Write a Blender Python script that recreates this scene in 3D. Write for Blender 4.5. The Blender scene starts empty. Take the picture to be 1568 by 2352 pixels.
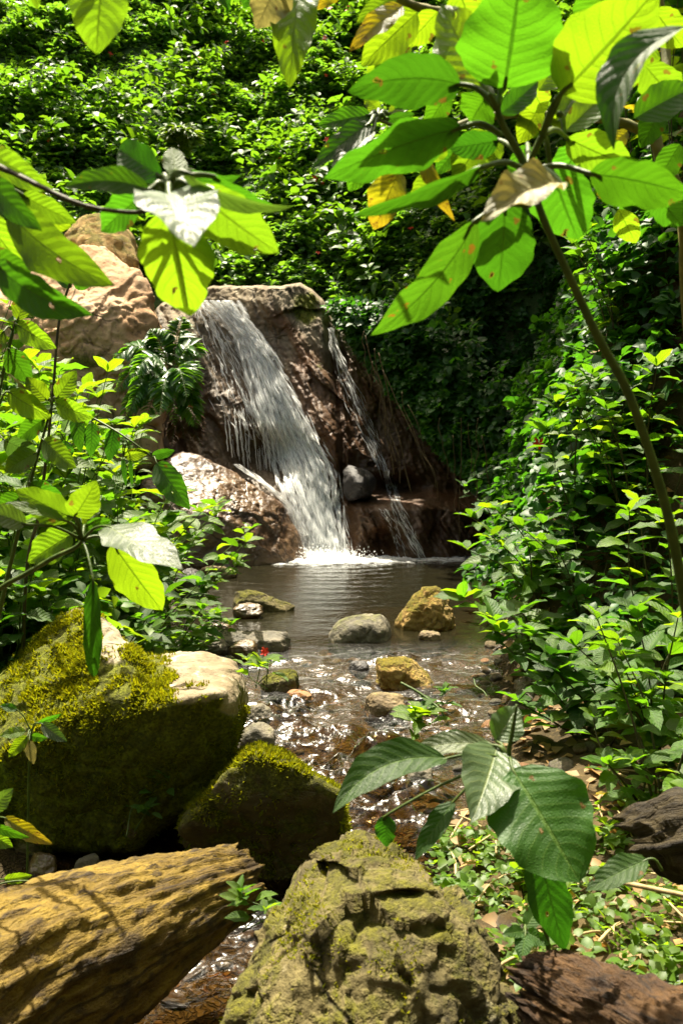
import bpy, bmesh, math, random
import numpy as np
from mathutils import Vector, Matrix, Quaternion

# ------------------------------------------------------------------ camera, world, sun
scene = bpy.context.scene
COL = scene.collection
F = 2287.0                       # focal length in units of the 1568 x 2352 picture
PITCH = math.radians(3.5)
CAM_Z = 1.3
cam_data = bpy.data.cameras.new('camera')
cam_data.sensor_fit = 'VERTICAL'
cam_data.sensor_height = 36.0
cam_data.sensor_width = 24.0
cam_data.lens = 35.0
cam_data.clip_start = 0.05
cam_data.clip_end = 300.0
cam_data.dof.use_dof = True
cam_data.dof.focus_distance = 4.6
cam_data.dof.aperture_fstop = 5.6
cam = bpy.data.objects.new('camera', cam_data)
COL.objects.link(cam)
cam.location = (0, 0, CAM_Z)
cam.rotation_euler = (math.radians(90) - PITCH, 0, 0)
scene.camera = cam

SUN = Vector((-0.12, 0.31, 0.945)).normalized()      # towards the sun
world = bpy.data.worlds.new('World')
scene.world = world
world.use_nodes = True
wn = world.node_tree
for n in list(wn.nodes):
    wn.nodes.remove(n)
w_out = wn.nodes.new('ShaderNodeOutputWorld')
w_bg = wn.nodes.new('ShaderNodeBackground')
w_sky = wn.nodes.new('ShaderNodeTexSky')
w_sky.sky_type = 'NISHITA'
w_sky.sun_disc = False
w_sky.sun_elevation = math.asin(SUN.z)
w_sky.sun_rotation = math.atan2(SUN.x, SUN.y)
w_sky.air_density = 1.0
w_sky.dust_density = 5.0
w_sky.ozone_density = 0.6
w_bg.inputs['Strength'].default_value = 0.11
w_mix = wn.nodes.new('ShaderNodeMix'); w_mix.data_type = 'RGBA'; w_mix.blend_type = 'MULTIPLY'     # the camera's warm white balance
w_mix.inputs['Factor'].default_value = 1.0; w_mix.inputs[7].default_value = (1.0, .95, .74, 1.0)
wn.links.new(w_sky.outputs[0], w_mix.inputs[6])
wn.links.new(w_mix.outputs[2], w_bg.inputs['Color'])
wn.links.new(w_bg.outputs[0], w_out.inputs['Surface'])

sun_data = bpy.data.lights.new('sun', 'SUN')
sun_data.energy = 5.0
sun_data.angle = math.radians(0.55)
sun_data.color = (1.0, 0.92, 0.74)
sun = bpy.data.objects.new('sun', sun_data)
COL.objects.link(sun)
sun.location = (0, 10, 30)
sun.rotation_mode = 'QUATERNION'
sun.rotation_quaternion = (-SUN).to_track_quat('-Z', 'Y')

vs = scene.view_settings
vs.view_transform = 'Standard'
vs.look = 'None'
vs.exposure = 1.76
vs.gamma = 1.0
vs.use_curve_mapping = False
cy = scene.cycles
cy.max_bounces = 7
cy.diffuse_bounces = 4
cy.glossy_bounces = 3
cy.transmission_bounces = 5
cy.transparent_max_bounces = 14
cy.caustics_reflective = False
cy.caustics_refractive = False
cy.sample_clamp_indirect = 4.0
cy.sample_clamp_direct = 0.0
cy.use_denoising = True
try:
    cy.denoising_prefilter = 'ACCURATE'
    cy.denoising_input_passes = 'RGB_ALBEDO_NORMAL'
except Exception:
    pass

R = random.Random(7)
NP = np.random.default_rng(11)

# ------------------------------------------------------------------ picture <-> place
SP, CP = math.sin(PITCH), math.cos(PITCH)
def at_np(u, v, Y):
    """the point of the place seen at picture position (u, v) at the distance Y in front of the camera"""
    u = np.asarray(u, float); v = np.asarray(v, float); Y = np.asarray(Y, float)
    a = (u - 784.0) / F; b = (1176.0 - v) / F
    dy = CP + b * SP
    dz = -SP + b * CP
    k = Y / dy
    return np.stack([a * k, Y + 0 * a, CAM_Z + dz * k], -1)
def at(u, v, Y):
    return Vector(at_np(u, v, Y))
def proj_np(P):
    x, y, z = P[..., 0], P[..., 1], P[..., 2] - CAM_Z
    fwd = y * CP - z * SP
    up = y * SP + z * CP
    fwd = np.where(fwd > .05, fwd, .05)
    return 784 + F * x / fwd, 1176 - F * up / fwd, fwd

# ------------------------------------------------------------------ noise
def _hash(ix, iy, iz, seed):
    h = (ix * 374761393 + iy * 668265263 + iz * 2147483647 + seed * 974634777) & 0xFFFFFFFF
    h = ((h ^ (h >> 13)) * 1274126177) & 0xFFFFFFFF
    h = ((h ^ (h >> 16)) * 2246822519) & 0xFFFFFFFF
    h = h ^ (h >> 15)
    return h
_G = np.random.default_rng(5).normal(size=(256, 3)); _G /= np.linalg.norm(_G, axis=1)[:, None]
def noise(p, seed=0):
    p = np.asarray(p, float)
    i = np.floor(p).astype(np.int64); f = p - i
    w = f * f * f * (f * (f * 6 - 15) + 10)
    out = 0
    for dx in (0, 1):
        wx = w[..., 0] if dx else 1 - w[..., 0]
        for dy in (0, 1):
            wy = w[..., 1] if dy else 1 - w[..., 1]
            for dz in (0, 1):
                wz = w[..., 2] if dz else 1 - w[..., 2]
                g = _G[_hash(i[..., 0] + dx, i[..., 1] + dy, i[..., 2] + dz, seed) & 255]
                d = g[..., 0] * (f[..., 0] - dx) + g[..., 1] * (f[..., 1] - dy) + g[..., 2] * (f[..., 2] - dz)
                out = out + wx * wy * wz * d
    return out * 1.5
def fbm(p, octv=4, seed=0, gain=.5, lac=2.03):
    p = np.asarray(p, float); a = 1.0; s = 0
    for k in range(octv):
        s = s + a * noise(p, seed + k * 17); p = p * lac; a *= gain
    return s
def ridged(p, octv=3, seed=0):
    p = np.asarray(p, float); a = 1.0; s = 0
    for k in range(octv):
        s = s + a * (1 - 2 * np.abs(noise(p, seed + k * 13))); p = p * 2.1; a *= .5
    return s
def facet(p, seed=0, tilt=1.0):
    """broken blocky relief: every cell of a jittered lattice is a tilted flat face"""
    p = np.asarray(p, float); i = np.floor(p).astype(np.int64)
    best = np.full(p.shape[:-1], 1e9); out = np.zeros(p.shape[:-1])
    for dx in (-1, 0, 1):
        for dy in (-1, 0, 1):
            for dz in (-1, 0, 1):
                c = i + np.array([dx, dy, dz])
                h = _hash(c[..., 0], c[..., 1], c[..., 2], seed)
                j = np.stack([(h & 255) / 255, ((h >> 8) & 255) / 255, ((h >> 16) & 255) / 255], -1)
                q = p - (c + .5 + .8 * (j - .5)); d2 = (q ** 2).sum(-1)
                g = _G[(h >> 5) & 255]
                val = tilt * (q * g).sum(-1) + (((h >> 24) & 255) / 255 - .5)
                k = d2 < best
                best = np.where(k, d2, best); out = np.where(k, val, out)
    return out
def sstep(a, b, x):
    t = np.clip((np.asarray(x, float) - a) / (b - a), 0, 1)
    return t * t * (3 - 2 * t)
def st3(x, y, z=0):
    x = np.asarray(x, float); y = np.asarray(y, float)
    return np.stack(np.broadcast_arrays(x, y, np.asarray(z, float)), -1)

# ------------------------------------------------------------------ objects
def mesh_np(name, V, faces, mat=None, smooth=True, uv=None, attrs=None):
    """faces: int array (n,3) or (n,4), or (loop_total array, flat loop array)"""
    me = bpy.data.meshes.new(name)
    V = np.asarray(V, np.float32).reshape(-1, 3)
    if isinstance(faces, tuple):
        tot, flat = faces
    else:
        faces = np.asarray(faces, np.int32)
        tot = np.full(len(faces), faces.shape[1], np.int32); flat = faces.ravel()
    tot = np.asarray(tot, np.int32); flat = np.asarray(flat, np.int32)
    me.vertices.add(len(V)); me.vertices.foreach_set('co', V.ravel())
    me.loops.add(len(flat)); me.loops.foreach_set('vertex_index', flat)
    me.polygons.add(len(tot))
    st = np.zeros(len(tot), np.int32); st[1:] = np.cumsum(tot)[:-1]
    me.polygons.foreach_set('loop_start', st)
    if smooth:
        me.polygons.foreach_set('use_smooth', np.ones(len(tot), bool))
    if uv is not None:
        l = me.uv_layers.new(name='UVMap')
        l.data.foreach_set('uv', np.asarray(uv, np.float32)[flat].ravel())
    for k, a in (attrs or {}).items():
        a = np.asarray(a, np.float32)
        if a.ndim == 1:
            at_ = me.attributes.new(k, 'FLOAT', 'POINT'); at_.data.foreach_set('value', a)
        else:
            at_ = me.attributes.new(k, 'FLOAT_COLOR', 'POINT')
            c = np.ones((len(a), 4), np.float32); c[:, :3] = a
            at_.data.foreach_set('color', c.ravel())
    me.update(calc_edges=True)
    me.validate()
    if mat is not None:
        me.materials.append(mat)
    return me
def link(name, me, parent=None):
    o = bpy.data.objects.new(name, me); COL.objects.link(o)
    if parent is not None:
        o.parent = parent
        off = Vector(parent.location); p = parent.parent
        if p is not None: off = off  # parts of parts sit at the origin of their part
        o.matrix_parent_inverse = Matrix.Translation(-off)
    return o
def tag(o, label=None, cat=None, group=None, kind=None):
    if label: o['label'] = label
    if cat: o['category'] = cat
    if group: o['group'] = group
    if kind: o['kind'] = kind
    return o
def thing(name, loc, label, cat, group=None):
    o = bpy.data.objects.new(name, None); COL.objects.link(o)
    o.location = loc; o.empty_display_size = .1
    return tag(o, label, cat, group)
def grid_faces(nu, nv, wrap=False):
    i = np.arange(nv - 1)[:, None] * nu; j = np.arange(nu if wrap else nu - 1)[None, :]
    j2 = (j + 1) % nu
    return np.stack([i + j, i + j2, i + nu + j2, i + nu + j], -1).reshape(-1, 4)
def catmull(P, n):
    P = [np.asarray(p, float) for p in P]
    P = [2 * P[0] - P[1]] + P + [2 * P[-1] - P[-2]]
    m = len(P) - 3; out = []
    for k in range(n):
        t = k / (n - 1) * m; i = min(int(t), m - 1); f = t - i
        a, b, c, d = P[i:i + 4]
        out.append(.5 * (2 * b + (c - a) * f + (2 * a - 5 * b + 4 * c - d) * f * f + (3 * b - a - 3 * c + d) * f ** 3))
    return np.array(out)
def tube_np(path, rad, sides=7, bump=0.0, seed=0):
    path = np.asarray(path, float); n = len(path); rad = np.broadcast_to(np.asarray(rad, float), (n,))
    T = np.gradient(path, axis=0); T /= np.linalg.norm(T, axis=1)[:, None] + 1e-9
    ref = np.array([0.13, .21, 1.0]) if abs(T[:, 2]).mean() < .85 else np.array([1.0, .2, .1])
    A = np.cross(T, ref); A /= np.linalg.norm(A, axis=1)[:, None] + 1e-9
    B = np.cross(T, A)
    th = np.linspace(0, 2 * math.pi, sides, endpoint=False)
    r = rad[:, None] * np.ones(sides)
    if bump:
        r = r * (1 + bump * noise(np.stack([np.cos(th)[None, :] * 2 + 0 * r, np.sin(th)[None, :] * 2 + 0 * r, np.arange(n)[:, None] * .45 + 0 * r], -1), seed))
    V = path[:, None, :] + r[..., None] * (np.cos(th)[None, :, None] * A[:, None, :] + np.sin(th)[None, :, None] * B[:, None, :])
    V = V.reshape(-1, 3)
    f = grid_faces(sides, n, True)
    V = np.vstack([V, path[:1], path[-1:]])
    caps0 = np.stack([np.full(sides, n * sides), (np.arange(sides) + 1) % sides, np.arange(sides)], -1)
    k = (n - 1) * sides
    caps1 = np.stack([np.full(sides, n * sides + 1), k + np.arange(sides), k + (np.arange(sides) + 1) % sides], -1)
    tot = np.concatenate([np.full(len(f), 4), np.full(2 * sides, 3)])
    flat = np.concatenate([f.ravel(), caps0.ravel(), caps1.ravel()])
    return V, tot, flat
class Merge:
    """collects pieces of one part into one mesh"""
    def __init__(s): s.V = []; s.t = []; s.f = []; s.n = 0
    def add(s, V, tot, flat):
        s.V.append(V); s.t.append(tot); s.f.append(np.asarray(flat) + s.n); s.n += len(V)
    def tube(s, path, rad, sides=6, bump=0.0, seed=0): s.add(*tube_np(path, rad, sides, bump, seed))
    def mesh(s, name, mat, smooth=True):
        return mesh_np(name, np.vstack(s.V), (np.concatenate(s.t), np.concatenate(s.f)), mat, smooth)

# ------------------------------------------------------------------ node helper
class Nodes:
    def __init__(s, name):
        s.mat = bpy.data.materials.new(name); s.mat.use_nodes = True
        s.t = s.mat.node_tree
        for n in list(s.t.nodes): s.t.nodes.remove(n)
        s.out = s.t.nodes.new('ShaderNodeOutputMaterial')
    def put(s, sock, val):
        if val is None: return
        if hasattr(val, 'is_output'): s.t.links.new(val, sock)
        elif isinstance(val, (tuple, list)):
            sock.default_value = tuple(val) + ((1.0,) if len(val) == 3 and sock.type == 'RGBA' else ())
        else: sock.default_value = val
    def node(s, ty, props=None, **ins):
        n = s.t.nodes.new(ty)
        for k, v in (props or {}).items(): setattr(n, k, v)
        for k, v in ins.items():
            s.put(n.inputs[k.replace('_', ' ')] if k.replace('_', ' ') in n.inputs else n.inputs[int(k[1:])], v)
        return n
    def math(s, op, a, b=None, c=None, clamp=False):
        n = s.t.nodes.new('ShaderNodeMath'); n.operation = op; n.use_clamp = clamp
        s.put(n.inputs[0], a); s.put(n.inputs[1], b); s.put(n.inputs[2], c)
        return n.outputs[0]
    def mix(s, fac, a, b, mode='MIX'):
        n = s.t.nodes.new('ShaderNodeMix'); n.data_type = 'RGBA'; n.blend_type = mode
        s.put(n.inputs['Factor'], fac); s.put(n.inputs[6], a); s.put(n.inputs[7], b)
        return n.outputs[2]
    def fmix(s, fac, a, b):
        n = s.t.nodes.new('ShaderNodeMix'); n.data_type = 'FLOAT'
        s.put(n.inputs[0], fac); s.put(n.inputs[2], a); s.put(n.inputs[3], b)
        return n.outputs[0]
    def ramp(s, x, a, b, lo=0.0, hi=1.0):
        n = s.t.nodes.new('ShaderNodeMapRange'); n.interpolation_type = 'SMOOTHSTEP'
        s.put(n.inputs[0], x); n.inputs[1].default_value = a; n.inputs[2].default_value = b
        n.inputs[3].default_value = lo; n.inputs[4].default_value = hi
        return n.outputs[0]
    def noise(s, vec, scale, detail=4, rough=.55, dist=0.0):
        n = s.node('ShaderNodeTexNoise', Vector=vec, Scale=scale, Detail=detail, Roughness=rough, Distortion=dist)
        return n.outputs['Fac']
    def coord(s, scale=(1, 1, 1), rot=(0, 0, 0), which='Object'):
        tc = s.t.nodes.new('ShaderNodeTexCoord')
        if scale == (1, 1, 1) and rot == (0, 0, 0): return tc.outputs[which]
        m = s.node('ShaderNodeMapping', Vector=tc.outputs[which]); m.inputs['Scale'].default_value = scale; m.inputs['Rotation'].default_value = rot
        return m.outputs[0]
    def attr(s, name, what='Fac'):
        n = s.t.nodes.new('ShaderNodeAttribute'); n.attribute_name = name
        return n.outputs[what]
    def bump(s, h, strength=.5, dist=.02, nrm=None):
        n = s.node('ShaderNodeBump', Height=h, Strength=strength, Distance=dist)
        if nrm is not None: s.put(n.inputs['Normal'], nrm)
        return n.outputs[0]
    def done(s, shader):
        s.t.links.new(shader, s.out.inputs['Surface']); return s.mat

def leaf_material(name, col, trans, rough=.4, spec=.5, tmix=.42, veins=False, hue=.5, spots=0.0, spotcol=(.16, .07, .012), per='object', edgecol=None, vein_light=1.0, holes=False):
    m = Nodes(name)
    if per == 'object':
        rnd = m.t.nodes.new('ShaderNodeObjectInfo').outputs['Random']
    else:
        rnd = m.t.nodes.new('ShaderNodeNewGeometry').outputs['Random Per Island']
    rr = m.math('FRACT', m.math('MULTIPLY', rnd, 37.7))
    vary = lambda c: m.mix(m.math('MULTIPLY', rr, .75), m.mix(rnd, tuple(x * .55 for x in c), tuple(x * 1.35 for x in c)),
                           (c[0] * 1.35 + .004, c[1] * 1.05, c[2] * .6))
    base, tr = vary(col), vary(trans)
    nrm = None; roughv = rough
    oc = m.coord()
    sc = m.noise(oc, 30 if per != 'object' else 9, 3)
    base = m.mix(m.ramp(sc, .35, .7), base, m.mix(.6, base, tuple(x * .5 for x in col)))
    if veins:
        uv = m.t.nodes.new('ShaderNodeUVMap').outputs[0]
        sp = m.node('ShaderNodeSeparateXYZ', Vector=uv)
        ax = m.math('ABSOLUTE', m.math('SUBTRACT', sp.outputs[0], .5))
        ax2 = m.math('MULTIPLY', ax, 2.0)
        wob = m.math('MULTIPLY', m.math('SUBTRACT', m.noise(uv, 3.0, 2), .5), .5)
        side = m.math('MULTIPLY', m.math('SIGN', m.math('SUBTRACT', sp.outputs[0], .5)), .22)
        ph = m.math('ADD', m.math('ADD', m.math('SUBTRACT', m.math('MULTIPLY', sp.outputs[1], 9.0), m.math('MULTIPLY', m.math('POWER', ax2, 1.25), 2.0)), wob), side)
        tri = m.math('ABSOLUTE', m.math('SUBTRACT', m.math('FRACT', ph), .5))      # .5 at the vein
        vein = m.ramp(tri, .43, .49)
        vein = m.math('MULTIPLY', vein, m.ramp(ax2, 1.0, .55, .25, 1.0))
        mid = m.ramp(ax, .026, .012)
        vv = m.math('MAXIMUM', m.math('MULTIPLY', vein, .75), mid)
        cell = m.node('ShaderNodeTexVoronoi', {'feature': 'DISTANCE_TO_EDGE'}, Vector=m.node('ShaderNodeMapping', Vector=uv, Scale=(26, 40, 1)).outputs[0], Scale=1.0).outputs['Distance']
        fine = m.ramp(cell, .10, .0)
        base = m.mix(m.math('MULTIPLY', vv, .55 * vein_light), base, (col[0] * 2.6 + .05, col[1] * 1.9 + .06, col[2] * 1.4 + .02))
        tr = m.mix(m.math('MULTIPLY', vv, .75), tr, tuple(x * .30 for x in trans))
        tr = m.mix(m.math('MULTIPLY', fine, .16), tr, tuple(x * .4 for x in trans))
        h = m.math('ADD', m.math('MULTIPLY', tri, 1.0), m.math('MULTIPLY', m.math('SUBTRACT', 1.0, mid), .5))
        h = m.math('ADD', h, m.math('MULTIPLY', cell, .6))
        nrm = m.bump(h, .55, .004)
        if spots:
            nz = m.noise(oc, 55, 4, .65)
            big = m.noise(oc, 7, 2)
            f = m.math('MULTIPLY', m.ramp(m.math('ADD', nz, m.math('MULTIPLY', big, .35)), .97 - .25 * spots, 1.03 - .22 * spots), .9)
            if edgecol:
                e = m.ramp(m.math('ADD', sp.outputs[1], m.math('MULTIPLY', m.math('SUBTRACT', big, .5), 1.1)), .45, .85)
                base = m.mix(e, base, edgecol); tr = m.mix(e, tr, tuple(x * 1.6 for x in edgecol))
            base = m.mix(f, base, spotcol); tr = m.mix(f, tr, spotcol)
    hole = None
    if holes:
        vh = m.node('ShaderNodeTexVoronoi', Vector=m.mix(.03, oc, m.node('ShaderNodeTexNoise', Vector=oc, Scale=60.0).outputs['Color']), Scale=30.0)
        few = m.ramp(m.node('ShaderNodeSeparateColor', i0=vh.outputs['Color']).outputs[0], .80, .82)
        ring = m.math('MULTIPLY', m.ramp(vh.outputs['Distance'], .26, .16), few)
        hole = m.math('MULTIPLY', m.math('LESS_THAN', vh.outputs['Distance'], .13), m.math('MULTIPLY', few, m.ramp(m.noise(oc, 8, 2), .46, .5)))
        base = m.mix(m.math('MULTIPLY', ring, .8), base, spotcol); tr = m.mix(m.math('MULTIPLY', ring, .8), tr, spotcol)
    p = m.node('ShaderNodeBsdfPrincipled', Base_Color=base, Roughness=roughv)
    p.inputs['Specular IOR Level'].default_value = spec
    t = m.node('ShaderNodeBsdfTranslucent', Color=tr)
    if nrm is not None:
        m.put(p.inputs['Normal'], nrm); m.put(t.inputs['Normal'], nrm)
    sh = m.node('ShaderNodeMixShader', i0=tmix, i1=p.outputs[0], i2=t.outputs[0]).outputs[0]
    if hole is not None:
        sh = m.node('ShaderNodeMixShader', i0=hole, i1=sh, i2=m.node('ShaderNodeBsdfTransparent').outputs[0]).outputs[0]
    return m.done(sh)

def rock_material(name, a, b, moss=0.0, mosscol=(.115, .125, .008), wet=0.0, lichen=0.0, rough=.8, scale=1.0, moss_thr=.35, stripe=None, dark=(.04, .03, .02), masks=False):
    m = Nodes(name)
    oc = m.coord()
    n1 = m.noise(oc, 3.2 * scale, 6, .6, .6)
    n2 = m.noise(oc, 17 * scale, 6, .65)
    n3 = m.noise(oc, 75 * scale, 3, .6)
    col = m.mix(m.ramp(n1, .34, .66), a, b)
    if stripe:
        sv = m.coord(stripe, (0.0, .5, .3))
        ns = m.noise(sv, 4 * scale, 5, .6, .4)
        col = m.mix(m.ramp(ns, .45, .68, 0, .8), col, tuple(x * .5 for x in a))
    col = m.mix(m.ramp(n2, .52, .74, 0, .75), col, tuple(x * 1.45 for x in b))
    col = m.mix(m.ramp(n2, .46, .28, 0, .8), col, dark)
    vor = m.node('ShaderNodeTexVoronoi', {'feature': 'DISTANCE_TO_EDGE'}, Vector=m.mix(.18, oc, m.node('ShaderNodeTexNoise', Vector=oc, Scale=4 * scale).outputs['Color']), Scale=3.1 * scale).outputs['Distance']
    crack = m.ramp(vor, .022, .0)
    crackm = m.math('MULTIPLY', crack, m.ramp(n1, .42, .62))
    col = m.mix(m.math('MULTIPLY', crackm, .8), col, dark)
    rv = m.math('ADD', rough - .25 * wet, m.math('MULTIPLY', n2, .25 - .1 * wet))
    h = m.math('ADD', m.math('MULTIPLY', n2, .8), m.math('MULTIPLY', n3, .22))
    h = m.math('SUBTRACT', h, m.math('MULTIPLY', crackm, .6))
    if masks:
        rust, wetm, mossm = m.attr('rust'), m.attr('wet'), m.attr('moss')
        col = m.mix(m.math('MULTIPLY', rust, m.ramp(n1, .3, .6, .55, 1.0)), col, m.mix(n2, (.095, .034, .008), (.20, .085, .024)))
        col = m.mix(m.math('MULTIPLY', wetm, .85), col, m.mix(.72, col, (.010, .006, .004)))
        rv = m.fmix(wetm, rv, m.math('ADD', .24, m.math('MULTIPLY', n2, .45)))
    if lichen:
        nl = m.noise(oc, 8.5 * scale, 5, .7)
        lc = m.math('MULTIPLY', m.ramp(nl, .60, .68), lichen)
        col = m.mix(lc, col, (.46, .43, .36))
    if moss or masks:
        nz = m.node('ShaderNodeSeparateXYZ', Vector=m.t.nodes.new('ShaderNodeNewGeometry').outputs['Normal']).outputs[2]
        nm = m.noise(oc, 5.5 * scale, 5, .7)
        if masks:
            x = m.math('ADD', mossm, m.math('MULTIPLY', m.math('SUBTRACT', nm, .5), 1.1))
            fm = m.ramp(x, .45, .75)
        else:
            x = m.math('ADD', m.math('MULTIPLY', nz, .55), m.math('MULTIPLY', m.math('SUBTRACT', nm, .5), 2.2))
            fm = m.math('MULTIPLY', m.ramp(x, moss_thr - .18, moss_thr + .16), moss)
        mc = m.mix(m.ramp(n3, .3, .7), tuple(x * .5 for x in mosscol), tuple(x * 1.5 for x in mosscol))
        mc = m.mix(m.ramp(n2, .35, .6), m.mix(.55, mc, (.03, .03, .006)), mc)
        col = m.mix(fm, col, mc)
        rv = m.fmix(fm, rv, .95)
        hm = m.math('MULTIPLY', m.noise(oc, 120 * scale, 3, .8), m.math('MULTIPLY', fm, .9))
        h = m.math('ADD', h, m.math('ADD', hm, m.math('MULTIPLY', fm, .25)))
    nrm = m.bump(h, .9, .02 / scale ** .5)
    p = m.node('ShaderNodeBsdfPrincipled', Base_Color=col, Roughness=rv, Normal=nrm)
    p.inputs['Specular IOR Level'].default_value = .35 + .35 * wet
    return m.done(p.outputs[0])

def wood_material(name, a, b, dark, axis_rot=(0, 0, 0), rough=.75):
    m = Nodes(name)
    uv = m.t.nodes.new('ShaderNodeUVMap').outputs[0]
    g = m.node('ShaderNodeMapping', Vector=uv, Scale=(2.2, 26, 1)).outputs[0]
    n1 = m.noise(g, 1.0, 6, .65, .5)
    oc = m.coord()
    n2 = m.noise(oc, 7, 5, .6); n3 = m.noise(oc, 60, 4, .7)
    col = m.mix(m.ramp(n1, .35, .65), a, b)
    col = m.mix(m.ramp(n2, .5, .68, 0, .75), col, tuple(x * 1.4 for x in b))
    col = m.mix(m.ramp(n1, .42, .30, 0, .9), col, dark)
    col = m.mix(m.ramp(n2, .47, .33, 0, .8), col, dark)
    h = m.math('ADD', m.math('MULTIPLY', n1, 1.0), m.math('MULTIPLY', n3, .45))
    fl = m.noise(m.node('ShaderNodeMapping', Vector=uv, Scale=(11, 60, 1)).outputs[0], 1.0, 4, .7, .4)
    col = m.mix(m.ramp(fl, .50, .36, 0, .85), col, dark)
    h = m.math('ADD', h, m.math('MULTIPLY', fl, .8))
    p = m.node('ShaderNodeBsdfPrincipled', Base_Color=col, Roughness=rough, Normal=m.bump(h, 1.0, .02))
    p.inputs['Specular IOR Level'].default_value = .3
    return m.done(p.outputs[0])

def plain_material(name, a, b, scale=20, rough=.7, bump=.4, spec=.3):
    m = Nodes(name); oc = m.coord()
    n = m.noise(oc, scale, 5, .6)
    p = m.node('ShaderNodeBsdfPrincipled', Base_Color=m.mix(m.ramp(n, .3, .7), a, b), Roughness=rough, Normal=m.bump(n, bump, .01))
    p.inputs['Specular IOR Level'].default_value = spec
    return m.done(p.outputs[0])

# ------------------------------------------------------------------ materials
M = {}
M['leaf_big'] = leaf_material('broad_leaf_green', (.034, .100, .010), (.075, .27, .007), rough=.5, spec=.35, veins=True, spots=.3, tmix=.45, holes=True)
M['leaf_yellow'] = leaf_material('broad_leaf_yellowing', (.11, .125, .010), (.40, .40, .010), rough=.5, veins=True, spots=.9, edgecol=(.30, .22, .008))
M['leaf_lime'] = leaf_material('broad_leaf_lime', (.062, .135, .010), (.235, .46, .010), rough=.45, spec=.4, veins=True, spots=.2, tmix=.46, holes=True)
M['leaf_dark'] = leaf_material('broad_leaf_dark', (.024, .075, .010), (.06, .25, .008), rough=.52, spec=.35, veins=True, spots=.35, tmix=.42, holes=True)
M['leaf_grey'] = leaf_material('broad_leaf_pale', (.068, .115, .055), (.14, .32, .03), rough=.42, veins=True, spots=.2, tmix=.28)
M['leaf_spot'] = leaf_material('broad_leaf_blemished', (.036, .095, .010), (.065, .20, .006), rough=.5, spec=.35, veins=True, spots=.6, spotcol=(.26, .10, .010), tmix=.46, holes=True)
M['leaf_wilt'] = leaf_material('wilted_leaf', (.24, .25, .12), (.34, .32, .09), rough=.55, veins=True, spots=.7, tmix=.25)
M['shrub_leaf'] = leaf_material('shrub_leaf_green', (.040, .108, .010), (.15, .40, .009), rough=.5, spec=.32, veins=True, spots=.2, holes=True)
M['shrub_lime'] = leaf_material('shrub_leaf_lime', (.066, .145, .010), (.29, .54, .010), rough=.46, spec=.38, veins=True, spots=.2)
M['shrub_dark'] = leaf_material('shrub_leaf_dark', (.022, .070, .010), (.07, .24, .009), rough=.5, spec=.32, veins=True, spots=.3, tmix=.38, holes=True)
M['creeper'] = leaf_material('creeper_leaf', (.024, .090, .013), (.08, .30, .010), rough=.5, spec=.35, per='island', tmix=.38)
M['creeper_lit'] = leaf_material('creeper_leaf_lit', (.078, .165, .045), (.19, .44, .022), rough=.42, spec=.4, per='island', tmix=.42)  # creeper leaf in a lighter colour, sunlight painted in for the hillside
M['ground_leaf'] = leaf_material('ground_cover_leaf', (.060, .130, .012), (.26, .48, .010), rough=.5, spec=.35, per='island', tmix=.4)
M['hill_plant'] = leaf_material('hillside_plant_leaf', (.060, .140, .020), (.17, .40, .012), rough=.5, spec=.32, per='island', tmix=.4)
M['canopy'] = leaf_material('canopy_leaf', (.028, .075, .014), (.12, .26, .012), rough=.4, per='island', tmix=.4)
M['dead'] = leaf_material('dead_leaf', (.26, .17, .07), (.30, .17, .04), rough=.65, per='island', tmix=.2)
M['fern'] = leaf_material('fern_leaf', (.036, .115, .015), (.16, .42, .010), rough=.38, per='island', tmix=.4)
M['fern_dry'] = leaf_material('dry_fern', (.075, .040, .022), (.10, .05, .02), rough=.7, per='island', tmix=.2)
M['stem'] = plain_material('green_stem', (.035, .065, .010), (.070, .105, .018), 30, .5)
M['stem_dark'] = plain_material('dark_stem', (.030, .028, .014), (.075, .065, .025), 40, .65)
M['branch'] = plain_material('lichen_branch', (.10, .105, .03), (.20, .18, .055), 26, .75)
M['vine'] = plain_material('vine_root', (.05, .035, .018), (.15, .10, .04), 30, .8)
M['twig'] = plain_material('dry_twig', (.28, .20, .09), (.42, .33, .17), 30, .75)
M['flower'] = plain_material('red_flower', (.62, .02, .015), (.78, .07, .02), 30, .5)

M['boulder_moss'] = rock_material('mossy_boulder', (.17, .13, .075), (.30, .25, .17), lichen=.5, masks=True, mosscol=(.12, .13, .005))
M['boulder_dark'] = rock_material('dark_mossy_boulder', (.055, .040, .016), (.11, .085, .04), moss=1.0, lichen=.05, moss_thr=-.02, mosscol=(.085, .085, .004))
M['boulder_grey'] = rock_material('grey_boulder', (.038, .030, .010), (.135, .108, .042), moss=.8, moss_thr=.42, lichen=.22, mosscol=(.105, .100, .005), dark=(.018, .014, .006))
M['boulder_round'] = rock_material('rounded_grey_boulder', (.045, .038, .022), (.17, .145, .095), moss=.45, moss_thr=.5, wet=.5, lichen=.3)
M['boulder_yellow'] = rock_material('yellow_mossy_boulder', (.22, .13, .03), (.36, .25, .09), moss=.9, moss_thr=.36, mosscol=(.14, .115, .006))
M['stone_wet'] = rock_material('wet_brown_stone', (.048, .028, .010), (.12, .075, .028), wet=1.0, rough=.5)
M['stone_tan'] = rock_material('tan_stone', (.10, .065, .026), (.21, .15, .075), moss=.3, moss_thr=.55, wet=.5)
M['stone_grey'] = rock_material('grey_stone', (.055, .048, .03), (.15, .125, .085), moss=.3, moss_thr=.55, wet=.6)
M['stone_red'] = rock_material('rust_stone', (.17, .07, .022), (.30, .16, .065), wet=.5)
M['stone_moss'] = rock_material('moss_covered_stone', (.09, .07, .035), (.17, .14, .08), moss=1.0, moss_thr=.1, mosscol=(.10, .10, .005))
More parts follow.
